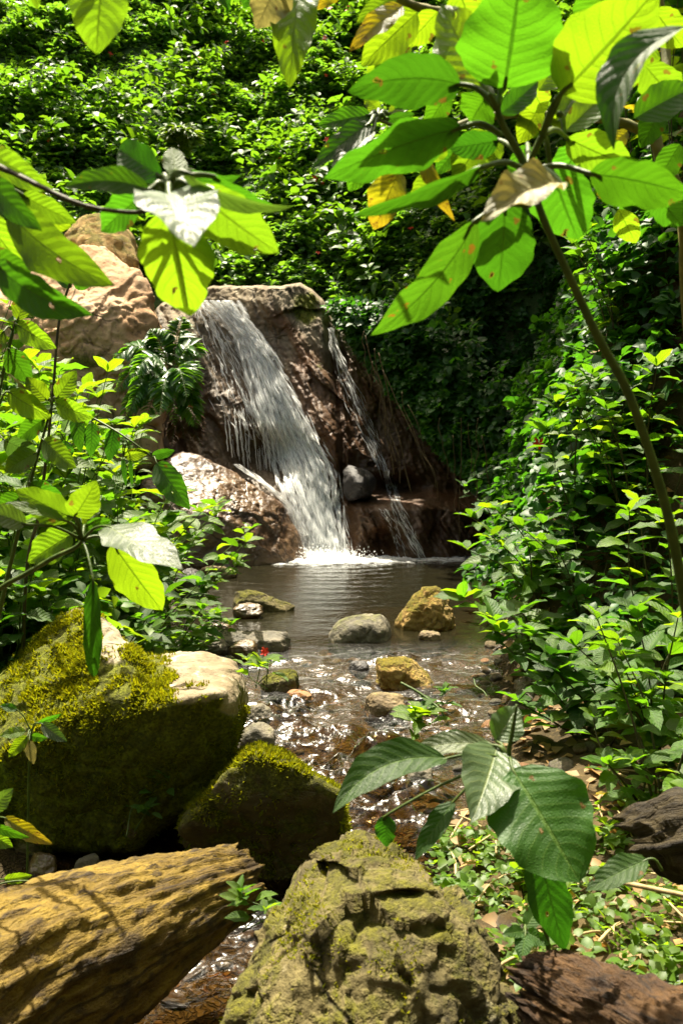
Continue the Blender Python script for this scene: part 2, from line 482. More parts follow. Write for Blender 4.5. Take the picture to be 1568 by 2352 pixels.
M['salmon'] = rock_material('salmon_rock', (.42, .245, .125), (.54, .37, .23), lichen=.2, scale=.55, masks=True)
M['face'] = rock_material('waterfall_rock', (.13, .095, .052), (.29, .235, .155), stripe=(2.6, 2.6, .7), scale=.55, masks=True, rough=.7)
M['slab'] = rock_material('wet_brown_slab', (.062, .030, .012), (.165, .10, .05), wet=1.0, rough=.55, scale=.6, stripe=(1.2, 1.2, 3.5))
M['block'] = rock_material('black_wet_block', (.012, .009, .008), (.030, .025, .024), wet=.4, rough=.6, scale=.8)
M['log'] = wood_material('rotting_log', (.078, .046, .005), (.158, .103, .012), (.016, .008, .002))
M['stump'] = wood_material('rotten_red_wood', (.032, .014, .004), (.070, .034, .010), (.007, .003, .0015))
M['old_trunk'] = wood_material('dark_old_wood', (.018, .012, .005), (.042, .030, .011), (.006, .004, .003))

# ------------------------------------------------------------------ terrain
XL = ([-9, 0, 2, 3, 4, 5, 6.5, 7.5, 9, 11, 12.4], [-1.3, -1.3, -1.3, -1.3, -1.05, -.75, -1.05, -1.25, -1.6, -1.75, -1.8])
XR = ([-9, 0, 2, 3, 3.6, 4, 4.5, 5, 6.5, 7.5, 9, 11, 12.4], [.15, .15, .15, .16, .27, .40, .60, .80, 1.0, 1.15, 1.38, 1.62, 1.95])
WL = ([-9, 1, 3, 4, 5, 6.3, 6.95], [-.34, -.32, -.30, -.24, -.15, -.04, 0])
def water_level(y): return np.interp(y, *WL)
def terrain(x, y, detail=True):
    x = np.asarray(x, float); y = np.asarray(y, float)
    xl, xr, wl = np.interp(y, *XL), np.interp(y, *XR), water_level(y)
    dep = np.interp(y, [2, 5, 6.4, 8, 12], [.10, .07, .06, .28, .55])
    inside = np.minimum(x - xl, xr - x)
    bed = wl - dep * sstep(-.05, .5, inside)
    far = sstep(5.2, 7.6, y)
    d = x - xr
    near_r = .10 * sstep(0, .25, d) + .14 * np.maximum(0, d - .35) + 1.3 * np.maximum(0, d - 1.0)
    far_r = 3.0 * np.maximum(0, d - .05)
    zr = near_r * (1 - far) + np.where(far_r > 5.5, 5.5 + .28 * (far_r - 5.5), far_r) * far
    d = xl - x
    near_l = .06 * sstep(0, .2, d) + .30 * np.maximum(0, d - .1) + .55 * np.maximum(0, d - .9)
    far_l = .35 * np.maximum(0, d) + .75 * np.maximum(0, d - .8)
    far2 = sstep(7, 9.5, y)
    zl = near_l * (1 - far2) + far_l * far2
    z = np.where(inside > 0, bed, wl + np.where(x > 0, zr, zl))
    yb = np.maximum(0, y - 14.3)
    zback = 3.25 + np.where(yb < 14, 1.16 * yb, 16.24 + .5 * (yb - 14)) + .42 * np.maximum(0, -x - 2.6) + .75 * np.maximum(0, x - .2) * sstep(40, 14, y)
    gully = np.exp(-((x + 2.3 - .12 * (y - 15)) / 1.0) ** 2) * sstep(14.4, 16.5, y)
    zback = zback - .7 * gully
    b = sstep(13.3, 14.4, y)
    z = z * (1 - b) + np.maximum(zback, z) * b
    if detail:
        amp = .03 + .05 * sstep(5, 12, y) + .25 * sstep(13, 16, y)
        amp = np.where(inside > -.1, .015, amp)
        z = z + amp * fbm(st3(x * 1.1, y * 1.1, 0), 4, 3)
    return z
def spaced(a, b, step, lo, hi, grow=1.22):
    core = list(np.arange(a, b + 1e-6, step)); s = step
    up = [core[-1]]
    while up[-1] < hi: s *= grow; up.append(up[-1] + s)
    s = step; dn = [core[0]]
    while dn[-1] > lo: s *= grow; dn.append(dn[-1] - s)
    return np.array(dn[::-1][:-1] + core + up[1:])
gx = spaced(-4.2, 4.2, .075, -70, 70); gy = spaced(1.2, 19, .085, -40, 110)
X, Y = np.meshgrid(gx, gy)
Z = terrain(X, Y)
TV = np.stack([X, Y, Z], -1).reshape(-1, 3)
TF = grid_faces(len(gx), len(gy))
bedmask = (sstep(.35, -.1, np.maximum(np.interp(Y, *XL) - X, X - np.interp(Y, *XR))) * (Y < 12.6)).ravel()

hillmask = (sstep(13.2, 14.2, Y) + sstep(.3, .9, np.maximum(np.interp(Y, *XL) - X, X - np.interp(Y, *XR))) * sstep(7, 9, Y)).clip(0, 1).ravel()
m = Nodes('soil_and_stream_bed')
oc = m.coord()
bed = m.attr('bed')
n1 = m.noise(oc, 4, 6, .6); n2 = m.noise(oc, 30, 5, .65)
soil = m.mix(m.ramp(n1, .35, .65), (.030, .022, .010), (.075, .052, .022))
soil = m.mix(m.ramp(n2, .5, .75), soil, (.11, .075, .03))
soil = m.mix(m.math('MULTIPLY', m.attr('hill'), .85), soil, m.mix(n2, (.018, .040, .010), (.045, .095, .024)))
vo = m.node('ShaderNodeTexVoronoi', Vector=m.mix(.2, oc, m.node('ShaderNodeTexNoise', Vector=oc, Scale=9).outputs['Color']), Scale=33)
vd = m.node('ShaderNodeTexVoronoi', {'feature': 'DISTANCE_TO_EDGE'}, Vector=m.mix(.2, oc, m.node('ShaderNodeTexNoise', Vector=oc, Scale=9).outputs['Color']), Scale=33).outputs['Distance']
sepc = m.node('ShaderNodeSeparateColor', i0=vo.outputs['Color'])
peb = m.mix(sepc.outputs[0], (.028, .018, .004), (.072, .047, .012))
peb = m.mix(m.ramp(sepc.outputs[1], .75, .95), peb, (.085, .036, .006))
peb = m.mix(m.ramp(sepc.outputs[2], .75, .95), peb, (.055, .050, .032))
peb = m.mix(m.ramp(n2, .45, .72), peb, (.105, .074, .025))
peb = m.mix(m.ramp(n1, .62, .40, 0, .85), peb, (.035, .024, .010))
peb = m.mix(m.ramp(m.noise(oc, 11, 4, .6), .5, .35, 0, .8), peb, (.03, .02, .008))
peb = m.mix(m.ramp(vd, .05, .0, 0, .5), peb, (.03, .018, .007))
colr = m.mix(bed, soil, peb)
h = m.math('ADD', m.math('MULTIPLY', m.ramp(vd, 0, .2), bed), m.math('MULTIPLY', n2, .6))
p = m.node('ShaderNodeBsdfPrincipled', Base_Color=colr, Roughness=.85, Normal=m.bump(h, .9, .03))
p.inputs['Specular IOR Level'].default_value = .15
M['ground'] = m.done(p.outputs[0])
ground = link('ground', mesh_np('ground', TV, TF, M['ground'], attrs={'bed': bedmask, 'hill': hillmask}))
tag(ground, kind='structure')
def ground_y(v, surf=None):
    """distance at which picture row v meets the water (or the flat bank)"""
    y = 6.0
    for _ in range(12):
        y = F * (CAM_Z - float(water_level(y))) / (v - 1036.0)
    return y

# ------------------------------------------------------------------ the rock face behind the falls
def crack_u(v): return np.interp(v, [640, 740, 860, 1000, 1110, 1180], [742, 752, 768, 785, 789, 770])
MAIN = np.array([(505, 690, 42), (536, 732, 31), (574, 775, 29), (600, 830, 35), (634, 920, 46), (665, 1000, 53), (696, 1067, 58), (715, 1140, 56), (733, 1214, 50), (745, 1284, 54)], float)
def rock_y(u, v):
    u = np.asarray(u, float); v = np.asarray(v, float)
    y = 12.05 + 1.75 * (1285 - v) / 625
    w = np.stack([(u - .52 * v) / 95, v / 330, 0 * u], -1)
    warp = fbm(np.stack([u / 160, v / 160, 0 * u], -1), 3, 21)
    w = w + warp[..., None] * .25
    cu0 = np.interp(v, MAIN[:, 1], MAIN[:, 0])
    worn = 1 - .72 * np.exp(-((u - cu0 + 12) / 62) ** 2)
    r1, r2 = (u - .52 * v), (v + .25 * u)
    wf_ = np.stack([r1 / 62 + .5 * warp, r2 / 120 + .5 * warp, 0 * u + .5], -1)
    y = y - worn * (.12 * fbm(w, 3, 31) + .07 * facet(wf_ * .8, 43, 1.1) + .018 * facet(wf_ * 2.2, 44, 1.2) + .015 * fbm(w * 6, 3, 45))
    y = y - worn * .030 * fbm(np.stack([(u - .5 * v) / 9, v / 34, 0 * u], -1), 4, 52)
    y = y - .014 * fbm(np.stack([u / 9, v / 9, 0 * u], -1), 3, 51)
    # facets: stepped joints
    q = fbm(np.stack([(u - .5 * v) / 70, (v + .2 * u) / 110, 0 * u], -1), 2, 61)
    y = y - worn * .03 * np.floor(q * 3.2) / 3.2
    cu = np.interp(v, MAIN[:, 1], MAIN[:, 0])
    y = y + .12 * np.exp(-((u - cu) / 75) ** 2)                       # the channel of the fall
    ridge = np.exp(-((u - cu - 105 + .05 * (v - 700)) / 60) ** 2) * sstep(1120, 1000, v)
    y = y - .22 * ridge
    dc = u - crack_u(v)
    y = y + .30 * np.exp(-(dc / 9) ** 2) * sstep(700, 780, v) * sstep(1200, 1130, v)
    y = y + sstep(-6, 30, dc) * (.42 + np.maximum(dc, 0) * .0010) * sstep(1175, 1120, v)
    y = y + .45 * np.exp(-(((u - 610) / 85) ** 2 + ((v - 1045) / 55) ** 2))    # hollow under the veil
    y = y - .26 * sstep(1142, 1158, v) * sstep(800, 830, u) * sstep(1010, 960, u) * sstep(1330, 1200, v)
    y = y + .38 * np.exp(-(((u - 885) / 45) ** 2 + ((v - 1240) / 30) ** 2))    # hollow at the foot
    y = y + .42 * np.exp(-(((u - 905) / 60) ** 2 + ((v - 1118) / 22) ** 2))
    y = y - .30 * np.exp(-(((u - 425) / 40) ** 2 + ((v - 780) / 90) ** 2))     # dry pale block by the lip
    y = y + .30 * sstep(470, 400, u) * sstep(820, 900, v)
    y = y + sstep(1000, 1180, u) * .5
    return y
def lip_v(u):
    return np.interp(u, [330, 375, 400, 430, 480, 560, 640, 688, 715, 742, 760, 800, 860, 1180], [716, 700, 694, 676, 662, 661, 663, 656, 672, 700, 735, 742, 770, 800]) + 3 * noise(st3(np.asarray(u, float) / 26, 0 * np.asarray(u, float)), 4)
uu = np.linspace(330, 1190, 330); ss = np.linspace(0, 1, 250)
U, S = np.meshgrid(uu, ss)
V_ = 1330 + (lip_v(U) - 1330) * S
Yr = rock_y(U, V_)
P = at_np(U, V_, Yr)
# round the lip over and carry the top of the rock back under the creepers
back = np.linspace(0, 1, 22)[1:]
top = P[-1]; rows = []
for b in back:
    q = top.copy(); q[:, 1] += 2.6 * b; q[:, 2] += .16 * math.sin(min(b * 9, math.pi / 2)) * .55 + .10 * b + .05 * fbm(st3(q[:, 0] * 2, q[:, 1] * 2), 3, 9) * min(1, b * 6)
    rows.append(q)
P = np.concatenate([P, np.array(rows)], 0)
# the last columns turn back into the slope
for k in range(14):
    P[:, k, 1] += .9 * ((14 - k) / 14) ** 2; P[:, -1 - k, 1] += .9 * ((14 - k) / 14) ** 2
Uf = np.vstack([U, np.repeat(U[-1:], len(back), 0)]); Vf = np.vstack([V_, np.repeat(V_[-1:], len(back), 0)])
cuf = np.interp(Vf, MAIN[:, 1], MAIN[:, 0])
nz = fbm(np.stack([(Uf - .5 * Vf) / 60, Vf / 140, 0 * Uf], -1), 4, 77)
right = sstep(cuf + 40, cuf + 90, Uf)
bulge = np.exp(-(((Uf - 715) / 62) ** 2 + ((Vf - 735) / 85) ** 2))
rust = np.clip(right * sstep(760, 850, Vf + nz * 60) * (1 - .8 * bulge) + .45 * sstep(800, 900, Vf) + .9 * np.exp(-((Uf - cuf - 105) / 26) ** 2) * sstep(690, 740, Vf) + nz * .35, 0, 1)
wet = np.clip(sstep(685, 740, Vf + nz * 20) * (1 - .85 * bulge) * .75 + .5 * sstep(780, 900, Uf) * sstep(900, 1050, Vf) + .2 * sstep(1000, 1100, Vf) - .9 * np.exp(-(((Uf - 415) / 45) ** 2 + ((Vf - 780) / 100) ** 2)), 0, 1)
mos = np.clip(.95 * np.exp(-(((Uf - 700) / 45) ** 2 + ((Vf - 712) / 50) ** 2)) + .55 * np.exp(-(((Uf - 735) / 20) ** 2 + ((Vf - 860) / 60) ** 2)) + .5 * sstep(735, 800, Uf) * sstep(740, 700, Vf) + .42 * np.exp(-(((Uf - 860) / 40) ** 2 + ((Vf - 900) / 120) ** 2)), 0, 1)
rock_face = link('rock_face', mesh_np('rock_face', P.reshape(-1, 3), grid_faces(P.shape[1], P.shape[0])[:, ::1], M['face'], attrs={'rust': rust.ravel(), 'wet': wet.ravel(), 'moss': mos.ravel()}))
tag(rock_face, 'tall sloping rust brown rock face the water slides down', 'rock face')

# ------------------------------------------------------------------ boulders and stones
_ico = {}
def ico(level):
    if level not in _ico:
        bm = bmesh.new(); bmesh.ops.create_icosphere(bm, subdivisions=level, radius=1.0)
        v = np.array([x.co[:] for x in bm.verts]); f = np.array([[q.index for q in p.verts] for p in bm.faces]); bm.free()
        v /= np.linalg.norm(v, axis=1)[:, None]
        _ico[level] = (v, f)
    return _ico[level]
def hull_planes(pts):
    bm = bmesh.new()
    for p in pts: bm.verts.new(p)
    bmesh.ops.convex_hull(bm, input=list(bm.verts))
    bm.normal_update()
    out = []
    for f in bm.faces:
        if f.calc_area() < 1e-7: continue
        n = np.array(f.normal[:]); d = float(f.normal.dot(f.verts[0].co))
        if d < 0: n, d = -n, -d
        if not any(abs(n @ a - 1) < 2e-3 and abs(d - b) < 5e-3 for a, b in out): out.append((n, d))
    bm.free()
    return np.array([a for a, _ in out]), np.array([b for _, b in out])
def star_rock(name, center, hulls, mat, level=6, p=18, fac=(.0, 5.0), noise_amp=((.05, 2.5), (.02, 8)), crack=.0, seed=0, attrs_fn=None, post=None):
    """a boulder: the union of convex bodies that share CENTER, edges worn round, then broken up with noise"""
    d, f = ico(level)
    c = np.asarray(center, float)
    rr = None
    for pts in hulls:
        n, h = hull_planes([np.asarray(q, float) - c for q in pts])
        g = np.maximum(d @ n.T, 0) / np.maximum(h, .02)
        r = 1.0 / (g ** p).sum(1) ** (1.0 / p)
        rr = r if rr is None else (rr ** 14 + r ** 14) ** (1 / 14)
    V = c + d * rr[:, None]
    disp = 0
    for k, (a, fr) in enumerate(noise_amp):
        disp = disp + a * fbm(V * fr, 4, seed + 7 * k)
    disp = disp + fac[0] * facet(V * fac[1] + .25 * fbm(V * fac[1] * 1.3, 2, seed + 3)[:, None], seed + 60, 1.3) + fac[0] * .4 * facet(V * fac[1] * 2.7, seed + 61, 1.3)
    if crack:
        q = noise(V * 3.1 + 5, seed + 91) + .35 * noise(V * 8, seed + 92)
        disp = disp - crack * np.exp(-(q / .06) ** 2)
    V = V + d * disp[:, None]
    if post is not None: V = post(V)
    base = np.array([c[0], c[1], V[:, 2].min()])
    o = link(name, mesh_np(name, V - base, f, mat, attrs=attrs_fn(V) if attrs_fn else None))
    o.location = base
    return o
M['moss'] = leaf_material('moss_tuft', (.110, .130, .004), (.30, .34, .006), rough=.8, spec=.1, per='island', tmix=.4)
def moss_on(o, n, seed, size=(.010, .024), keep=None):
    """short moss leaves standing on the upper, moss grown part of a boulder"""
    r = np.random.default_rng(seed); me = o.data
    V = np.empty(len(me.vertices) * 3, np.float32); me.vertices.foreach_get('co', V); V = V.reshape(-1, 3).astype(float) + np.array(o.location)
    Fc = np.empty(len(me.polygons) * 3, np.int32); me.polygons.foreach_get('vertices', Fc); Fc = Fc.reshape(-1, 3)
    t = V[Fc]; nn = np.cross(t[:, 1] - t[:, 0], t[:, 2] - t[:, 0]); ar = np.linalg.norm(nn, axis=1) + 1e-12; nn /= ar[:, None]; ce = t.mean(1)
    w = ar * np.clip(.35 + nn[:, 2], 0.02, 1) * sstep(-.35, .25, fbm(ce * 6, 3, seed))
    if keep is not None: w = w * keep(ce)
    k = r.choice(len(Fc), n, p=w / w.sum()); q = r.uniform(size=(n, 2)); q[q.sum(1) > 1] = 1 - q[q.sum(1) > 1]
    P = t[k, 0] + q[:, :1] * (t[k, 1] - t[k, 0]) + q[:, 1:] * (t[k, 2] - t[k, 0]); N_ = nn[k]
    d = N_ + r.normal(0, .55, P.shape); d /= np.linalg.norm(d, axis=1)[:, None]
    s = np.cross(d, r.normal(size=P.shape)); s /= np.linalg.norm(s, axis=1)[:, None]
    sz = r.uniform(*size, n)[:, None]
    T = np.stack([P - s * sz * .28 - N_ * .003, P + s * sz * .28 - N_ * .003, P + d * sz], 1).reshape(-1, 3)
    tag(link('moss', mesh_np('moss', T, np.arange(n * 3).reshape(-1, 3), M['moss']), o), kind='stuff')
def Hp(l): return [at_np(*q) for q in l]
def boulder_attr(V):
    u, v, _ = proj_np(V)
    n = fbm(V * 5, 4, 81)
    mo = .95 + .25 * n
    mo = mo - .95 * sstep(330, 430, u + 60 * n) * sstep(1640, 1580, v - .10 * (u - 450) + 40 * n)       # the bare pale top
    mo = mo - .75 * np.exp(-(((u - 262) / 34) ** 2 + ((v - 1470) / 75) ** 2)) - .6 * np.exp(-(((u - 190) / 45) ** 2 + ((v - 1395) / 22) ** 2))
    return {'rust': 0 * u, 'wet': .25 * sstep(1800, 1940, v), 'moss': np.clip(mo, 0, 1)}
A = Hp([(150, 1388, 4.25), (215, 1388, 4.2), (258, 1432, 4.1), (330, 1500, 4.0), (-10, 1610, 4.0), (-90, 1640, 4.0), (-100, 1950, 3.9), (330, 1950, 3.75), (0, 1690, 3.72), (60, 1672, 3.66), (330, 1590, 3.62),
        (150, 1400, 4.75), (-80, 1650, 4.75), (300, 1520, 4.65), (-100, 1950, 4.6), (330, 1950, 4.6)])
B = Hp([(330, 1512, 4.1), (450, 1484, 4.15), (540, 1500, 4.05), (572, 1560, 3.9), (330, 1610, 3.62), (450, 1592, 3.55), (556, 1580, 3.62), (575, 1650, 3.72), (560, 1740, 3.72), (490, 1830, 3.75), (320, 1960, 3.7), (60, 1920, 3.7), (10, 1720, 3.66),
        (565, 1560, 4.5), (350, 1520, 4.6), (490, 1820, 4.4), (100, 1950, 4.4)])
o = star_rock('boulder', at_np(230, 1715, 4.05), [A, B], M['boulder_moss'], level=7, p=26, noise_amp=((.035, 2.2), (.014, 7), (.008, 26)), crack=.010, seed=3, attrs_fn=boulder_attr)
tag(o, 'huge mossy boulder with a peaked hump and a pale flat top', 'boulder')
moss_on(o, 42000, 1, keep=lambda P: sstep(.12, .75, boulder_attr(P)['moss']) ** 1.6)
C = Hp([(585, 1710, 3.50), (555, 1730, 3.48), (605, 1712, 3.52), (795, 1818, 3.40), (782, 1900, 3.46), (445, 1850, 3.48), (408, 1905, 3.50), (425, 1960, 3.55), (500, 2020, 3.58), (620, 2060, 3.58), (700, 2045, 3.56), (785, 1960, 3.52),
        (590, 1713, 3.85), (785, 1824, 3.8), (430, 1880, 3.9), (500, 2010, 3.95), (770, 2010, 3.95)])
o = star_rock('boulder', at_np(600, 1900, 3.7), [C], M['boulder_dark'], level=6, p=24, noise_amp=((.04, 2.8), (.018, 8), (.010, 28)), crack=.01, seed=13)
tag(o, 'dark pyramid shaped boulder with a moss edged ridge in the stream', 'boulder')
moss_on(o, 12000, 2)
D = Hp([(655, 2015, 2.45), (690, 1955, 2.45), (745, 1930, 2.45), (790, 1902, 2.5), (850, 1905, 2.5), (920, 1950, 2.45), (995, 1985, 2.4), (1065, 2080, 2.3), (1150, 2180, 2.22), (1195, 2300, 2.15), (1215, 2480, 2.1), (612, 2100, 2.35), (570, 2190, 2.25), (505, 2300, 2.2), (485, 2500, 2.15),
        (750, 2150, 2.05), (900, 2200, 1.98), (850, 2500, 1.85), (1060, 2450, 1.95), (640, 2480, 1.95), (820, 1935, 2.85), (1000, 2050, 2.8), (690, 2050, 2.8), (1160, 2450, 2.7), (560, 2450, 2.7)])
def notch(V):
    u, v, _ = proj_np(V)
    k = np.exp(-(((u - 735) / 55) ** 2 + ((v - 2022) / 26) ** 2))
    V = V.copy(); V[:, 1] += .16 * k
    k2 = np.exp(-(((u - 930) / 60) ** 2 + ((v - 2065) / 14) ** 2)); V[:, 1] += .05 * k2
    return V
o = star_rock('boulder', at_np(850, 2260, 2.36), [D], M['boulder_grey'], level=7, p=30, noise_amp=((.022, 3.0), (.008, 9), (.006, 34)), crack=.012, seed=23, fac=(.040, 3.7), post=notch)
tag(o, 'craggy lichen spotted grey boulder closest to the log', 'boulder')
moss_on(o, 2600, 3, (.006, .013), keep=lambda P: sstep(.1, .4, fbm(P * 4, 3, 9)))
E = Hp([(45, 610, 12.2), (120, 562, 12.4), (215, 556, 12.4), (300, 596, 12.2), (345, 640, 12.0), (378, 700, 11.95), (380, 770, 11.85), (345, 830, 11.75), (200, 700, 11.45), (305, 765, 11.45), (130, 800, 11.35), (330, 910, 11.6), (200, 1010, 11.5), (40, 900, 11.3), (-60, 700, 11.8), (-60, 1080, 11.5), (380, 1080, 11.7),
        (60, 620, 13.4), (300, 620, 13.4), (390, 800, 13.2), (-60, 1000, 13.4)])
def salmon_attr(V):
    u, v, _ = proj_np(V)
    n = fbm(V * 1.6, 4, 8)
    mo = np.clip(.85 * np.exp(-(((u - 215) / 90) ** 2 + ((v - 825) / 70) ** 2)) + .5 * sstep(860, 980, v) + .3 * n, 0, 1)
    return {'rust': np.clip(.12 + .5 * n * sstep(760, 860, v), 0, .5), 'wet': np.clip(.30 * sstep(790, 900, v) + .25 * sstep(350, 380, u), 0, 1), 'moss': mo * .8}
o = star_rock('boulder', at_np(190, 830, 12.3), [E], M['salmon'], level=7, p=22, noise_amp=((.12, .9), (.03, 3.5), (.012, 12)), crack=.025, seed=33, fac=(.03, 1.5), attrs_fn=salmon_attr)
tag(o, 'huge salmon pink boulder left of the waterfall', 'boulder')
G = Hp([(150, 520, 13.6), (200, 487, 13.8), (265, 500, 13.8), (310, 545, 13.6), (320, 610, 13.3), (140, 610, 13.3), (220, 560, 13.1), (180, 520, 14.5), (300, 540, 14.5), (150, 620, 14.4), (320, 640, 14.4), (230, 640, 13.0)])
o = star_rock('boulder', at_np(230, 580, 13.8), [G], M['boulder_yellow'], level=5, p=18, noise_amp=((.08, 1.4), (.05, 4)), seed=43)
tag(o, 'small mossy rock perched behind the salmon boulder', 'boulder')
Hh = Hp([(385, 1048, 11.75), (440, 1032, 11.85), (500, 1066, 11.9), (550, 1090, 11.95), (640, 1150, 11.95), (692, 1225, 11.95), (716, 1305, 11.9), (420, 1170, 11.1), (550, 1200, 11.25), (650, 1300, 11.45), (470, 1330, 11.0), (390, 1330, 11.05), (330, 1335, 11.2), (320, 1100, 11.4),
         (400, 1060, 12.7), (600, 1150, 12.8), (705, 1320, 12.8), (330, 1200, 12.8)])
o = star_rock('rock_slab', at_np(500, 1225, 11.85), [Hh], M['slab'], level=7, p=26, noise_amp=((.05, 1.2), (.018, 4), (.010, 16)), crack=.010, seed=53, fac=(.020, 1.8))
tag(o, 'wet brown sloping slab at the left foot of the waterfall', 'rock slab')
K = Hp([(786, 1085, 12.35), (800, 1066, 12.4), (850, 1080, 12.4), (866, 1105, 12.35), (850, 1140, 12.3), (800, 1150, 12.3), (784, 1130, 12.3), (825, 1110, 12.1), (800, 1080, 12.9), (860, 1100, 12.9), (800, 1150, 12.9), (850, 1150, 12.9)])
o = star_rock('stone', at_np(825, 1112, 12.5), [K], M['block'], level=5, p=20, noise_amp=((.03, 3), (.012, 9)), seed=63)
tag(o, 'smooth black wet block wedged between the two falls', 'stone')

def stone(u0, u1, vt, vb, label, mat, seed, flat=1.0, deep=.85, cuts=9, dy=0.0, group=None, name='stone', cat='stone', level=5, slant=0.0, bury=.35):
    """a stone whose visible top spans u0..u1, vt..vb and whose foot stands in the bed"""
    y = ground_y(vb) + dy
    hw = (u1 - u0) / 2 * y / F; y2 = y + hw * deep * .8
    foot = at_np((u0 + u1) / 2, vb, y); topz = at_np((u0 + u1) / 2, vt, y2)[2]
    h = max(topz - foot[2], .02); hz = h * (1 + bury) / 2
    c = np.array([at_np((u0 + u1) / 2, vb, y2)[0], y2, topz - hz])
    r = np.random.default_rng(seed)
    n = r.normal(size=(cuts, 3)); n /= np.linalg.norm(n, axis=1)[:, None]
    n = np.vstack([n, [[0, 0, 1], [0, 0, -1], [1, 0, .15], [-1, 0, .15], [0, -1, .2], [0, 1, .1]]])
    n /= np.linalg.norm(n, axis=1)[:, None]
    dist = np.concatenate([r.uniform(.82, 1.0, cuts), [1.0, 1, .98, .98, .98, .98]])
    d, f = ico(level)
    g = np.maximum(d @ n.T, 0) / dist
    rr = 1 / ((g ** 12).sum(1) + (1 / 1.22) ** 12) ** (1 / 12)
    V = d * rr[:, None]
    V = V + d * (.10 * fbm(V * 1.8 + seed, 4, seed) + .035 * fbm(V * 6 + seed, 3, seed + 5))[:, None]
    V = V / np.array([np.abs(V[:, 0]).max(), np.abs(V[:, 1]).max(), np.abs(V[:, 2]).max()])
    V = V * np.array([hw, hw * deep, hz])
    V[:, 2] += slant * V[:, 0]
    o = link(name, mesh_np(name, V + [0, 0, hz], f, mat)); o.location = c - [0, 0, hz]
    return tag(o, label, cat, group)
def hull_stone(outline, vb, depth, label, mat, seed, fac=(.008, 7), amp=.014, p=22, dy=0.0):
    y = ground_y(vb) + dy
    cu = sum(q[0] for q in outline) / len(outline); cv = max(q[1] for q in outline)
    pts = []
    for u, v in outline:
        pts.append(at_np(cu + (u - cu) * .78, cv + (v - cv) * .74 + 10, y))
        pts.append(at_np(u, v, y + depth * .38))
        pts.append(at_np(cu + (u - cu) * .85, cv + (v - cv) * .85, y + depth))
        pts.append(at_np(cu + (u - cu) * .9, cv + 40, y + depth * .4))
    pts = np.array(pts); c = pts.mean(0); c[1] = y + depth * .45
    o = star_rock('stone', c, [pts], mat, level=6, p=p, noise_amp=((amp, 4), (amp * .5, 14), (amp * .25, 40)), crack=amp * .4, seed=seed, fac=fac)
    return tag(o, label, 'stone')
hull_stone([(533, 1380), (540, 1356), (575, 1351), (605, 1368), (640, 1382), (680, 1390), (676, 1406), (600, 1412), (536, 1408)], 1408, .26, 'long pale stone tapering to a tip in the still pool', M['boulder_grey'], 71)
hull_stone([(905, 1432), (925, 1392), (955, 1354), (985, 1348), (1008, 1346), (1030, 1372), (1048, 1405), (1046, 1452), (910, 1446)], 1452, .42, 'pointed yellow mossy boulder at the right of the pool', M['boulder_yellow'], 74, fac=(.012, 6))
hull_stone([(737, 1478), (745, 1448), (768, 1420), (805, 1405), (860, 1402), (895, 1414), (912, 1446), (910, 1478)], 1481, .45, 'rounded grey boulder where the pool spills over', M['boulder_round'], 73, fac=(.0, 7), p=8)
hull_stone([(472, 1470), (480, 1450), (520, 1444), (600, 1447), (662, 1450), (673, 1468), (668, 1500), (560, 1502), (476, 1484)], 1500, .26, 'flat topped grey slab lying across the pool outlet', M['stone_grey'], 76, fac=(.006, 8), p=30)
hull_stone([(860, 1560), (862, 1513), (895, 1507), (938, 1508), (962, 1530), (988, 1556), (1001, 1580), (985, 1592), (870, 1588)], 1590, .30, 'yellowish angular stone in the middle of the rapids', M['boulder_yellow'], 82, fac=(.010, 8))
hull_stone([(595, 1570), (600, 1548), (640, 1538), (680, 1536), (688, 1556), (684, 1592), (600, 1598)], 1596, .2, 'dark stone with a moss cap next to the red flower', M['stone_moss'], 80)
hull_stone([(1190, 1740), (1205, 1712), (1262, 1704), (1330, 1712), (1385, 1735), (1416, 1770), (1412, 1792), (1300, 1800), (1200, 1780)], 1795, .5, 'wide flat tan rock slab on the right bank', M['stone_tan'], 89, fac=(.01, 6))
hull_stone([(1165, 1590), (1172, 1558), (1220, 1540), (1270, 1535), (1330, 1528), (1335, 1600), (1280, 1630), (1170, 1620)], 1625, .4, 'long brown shaded stone on the right bank', M['stone_wet'], 86, fac=(.012, 5))
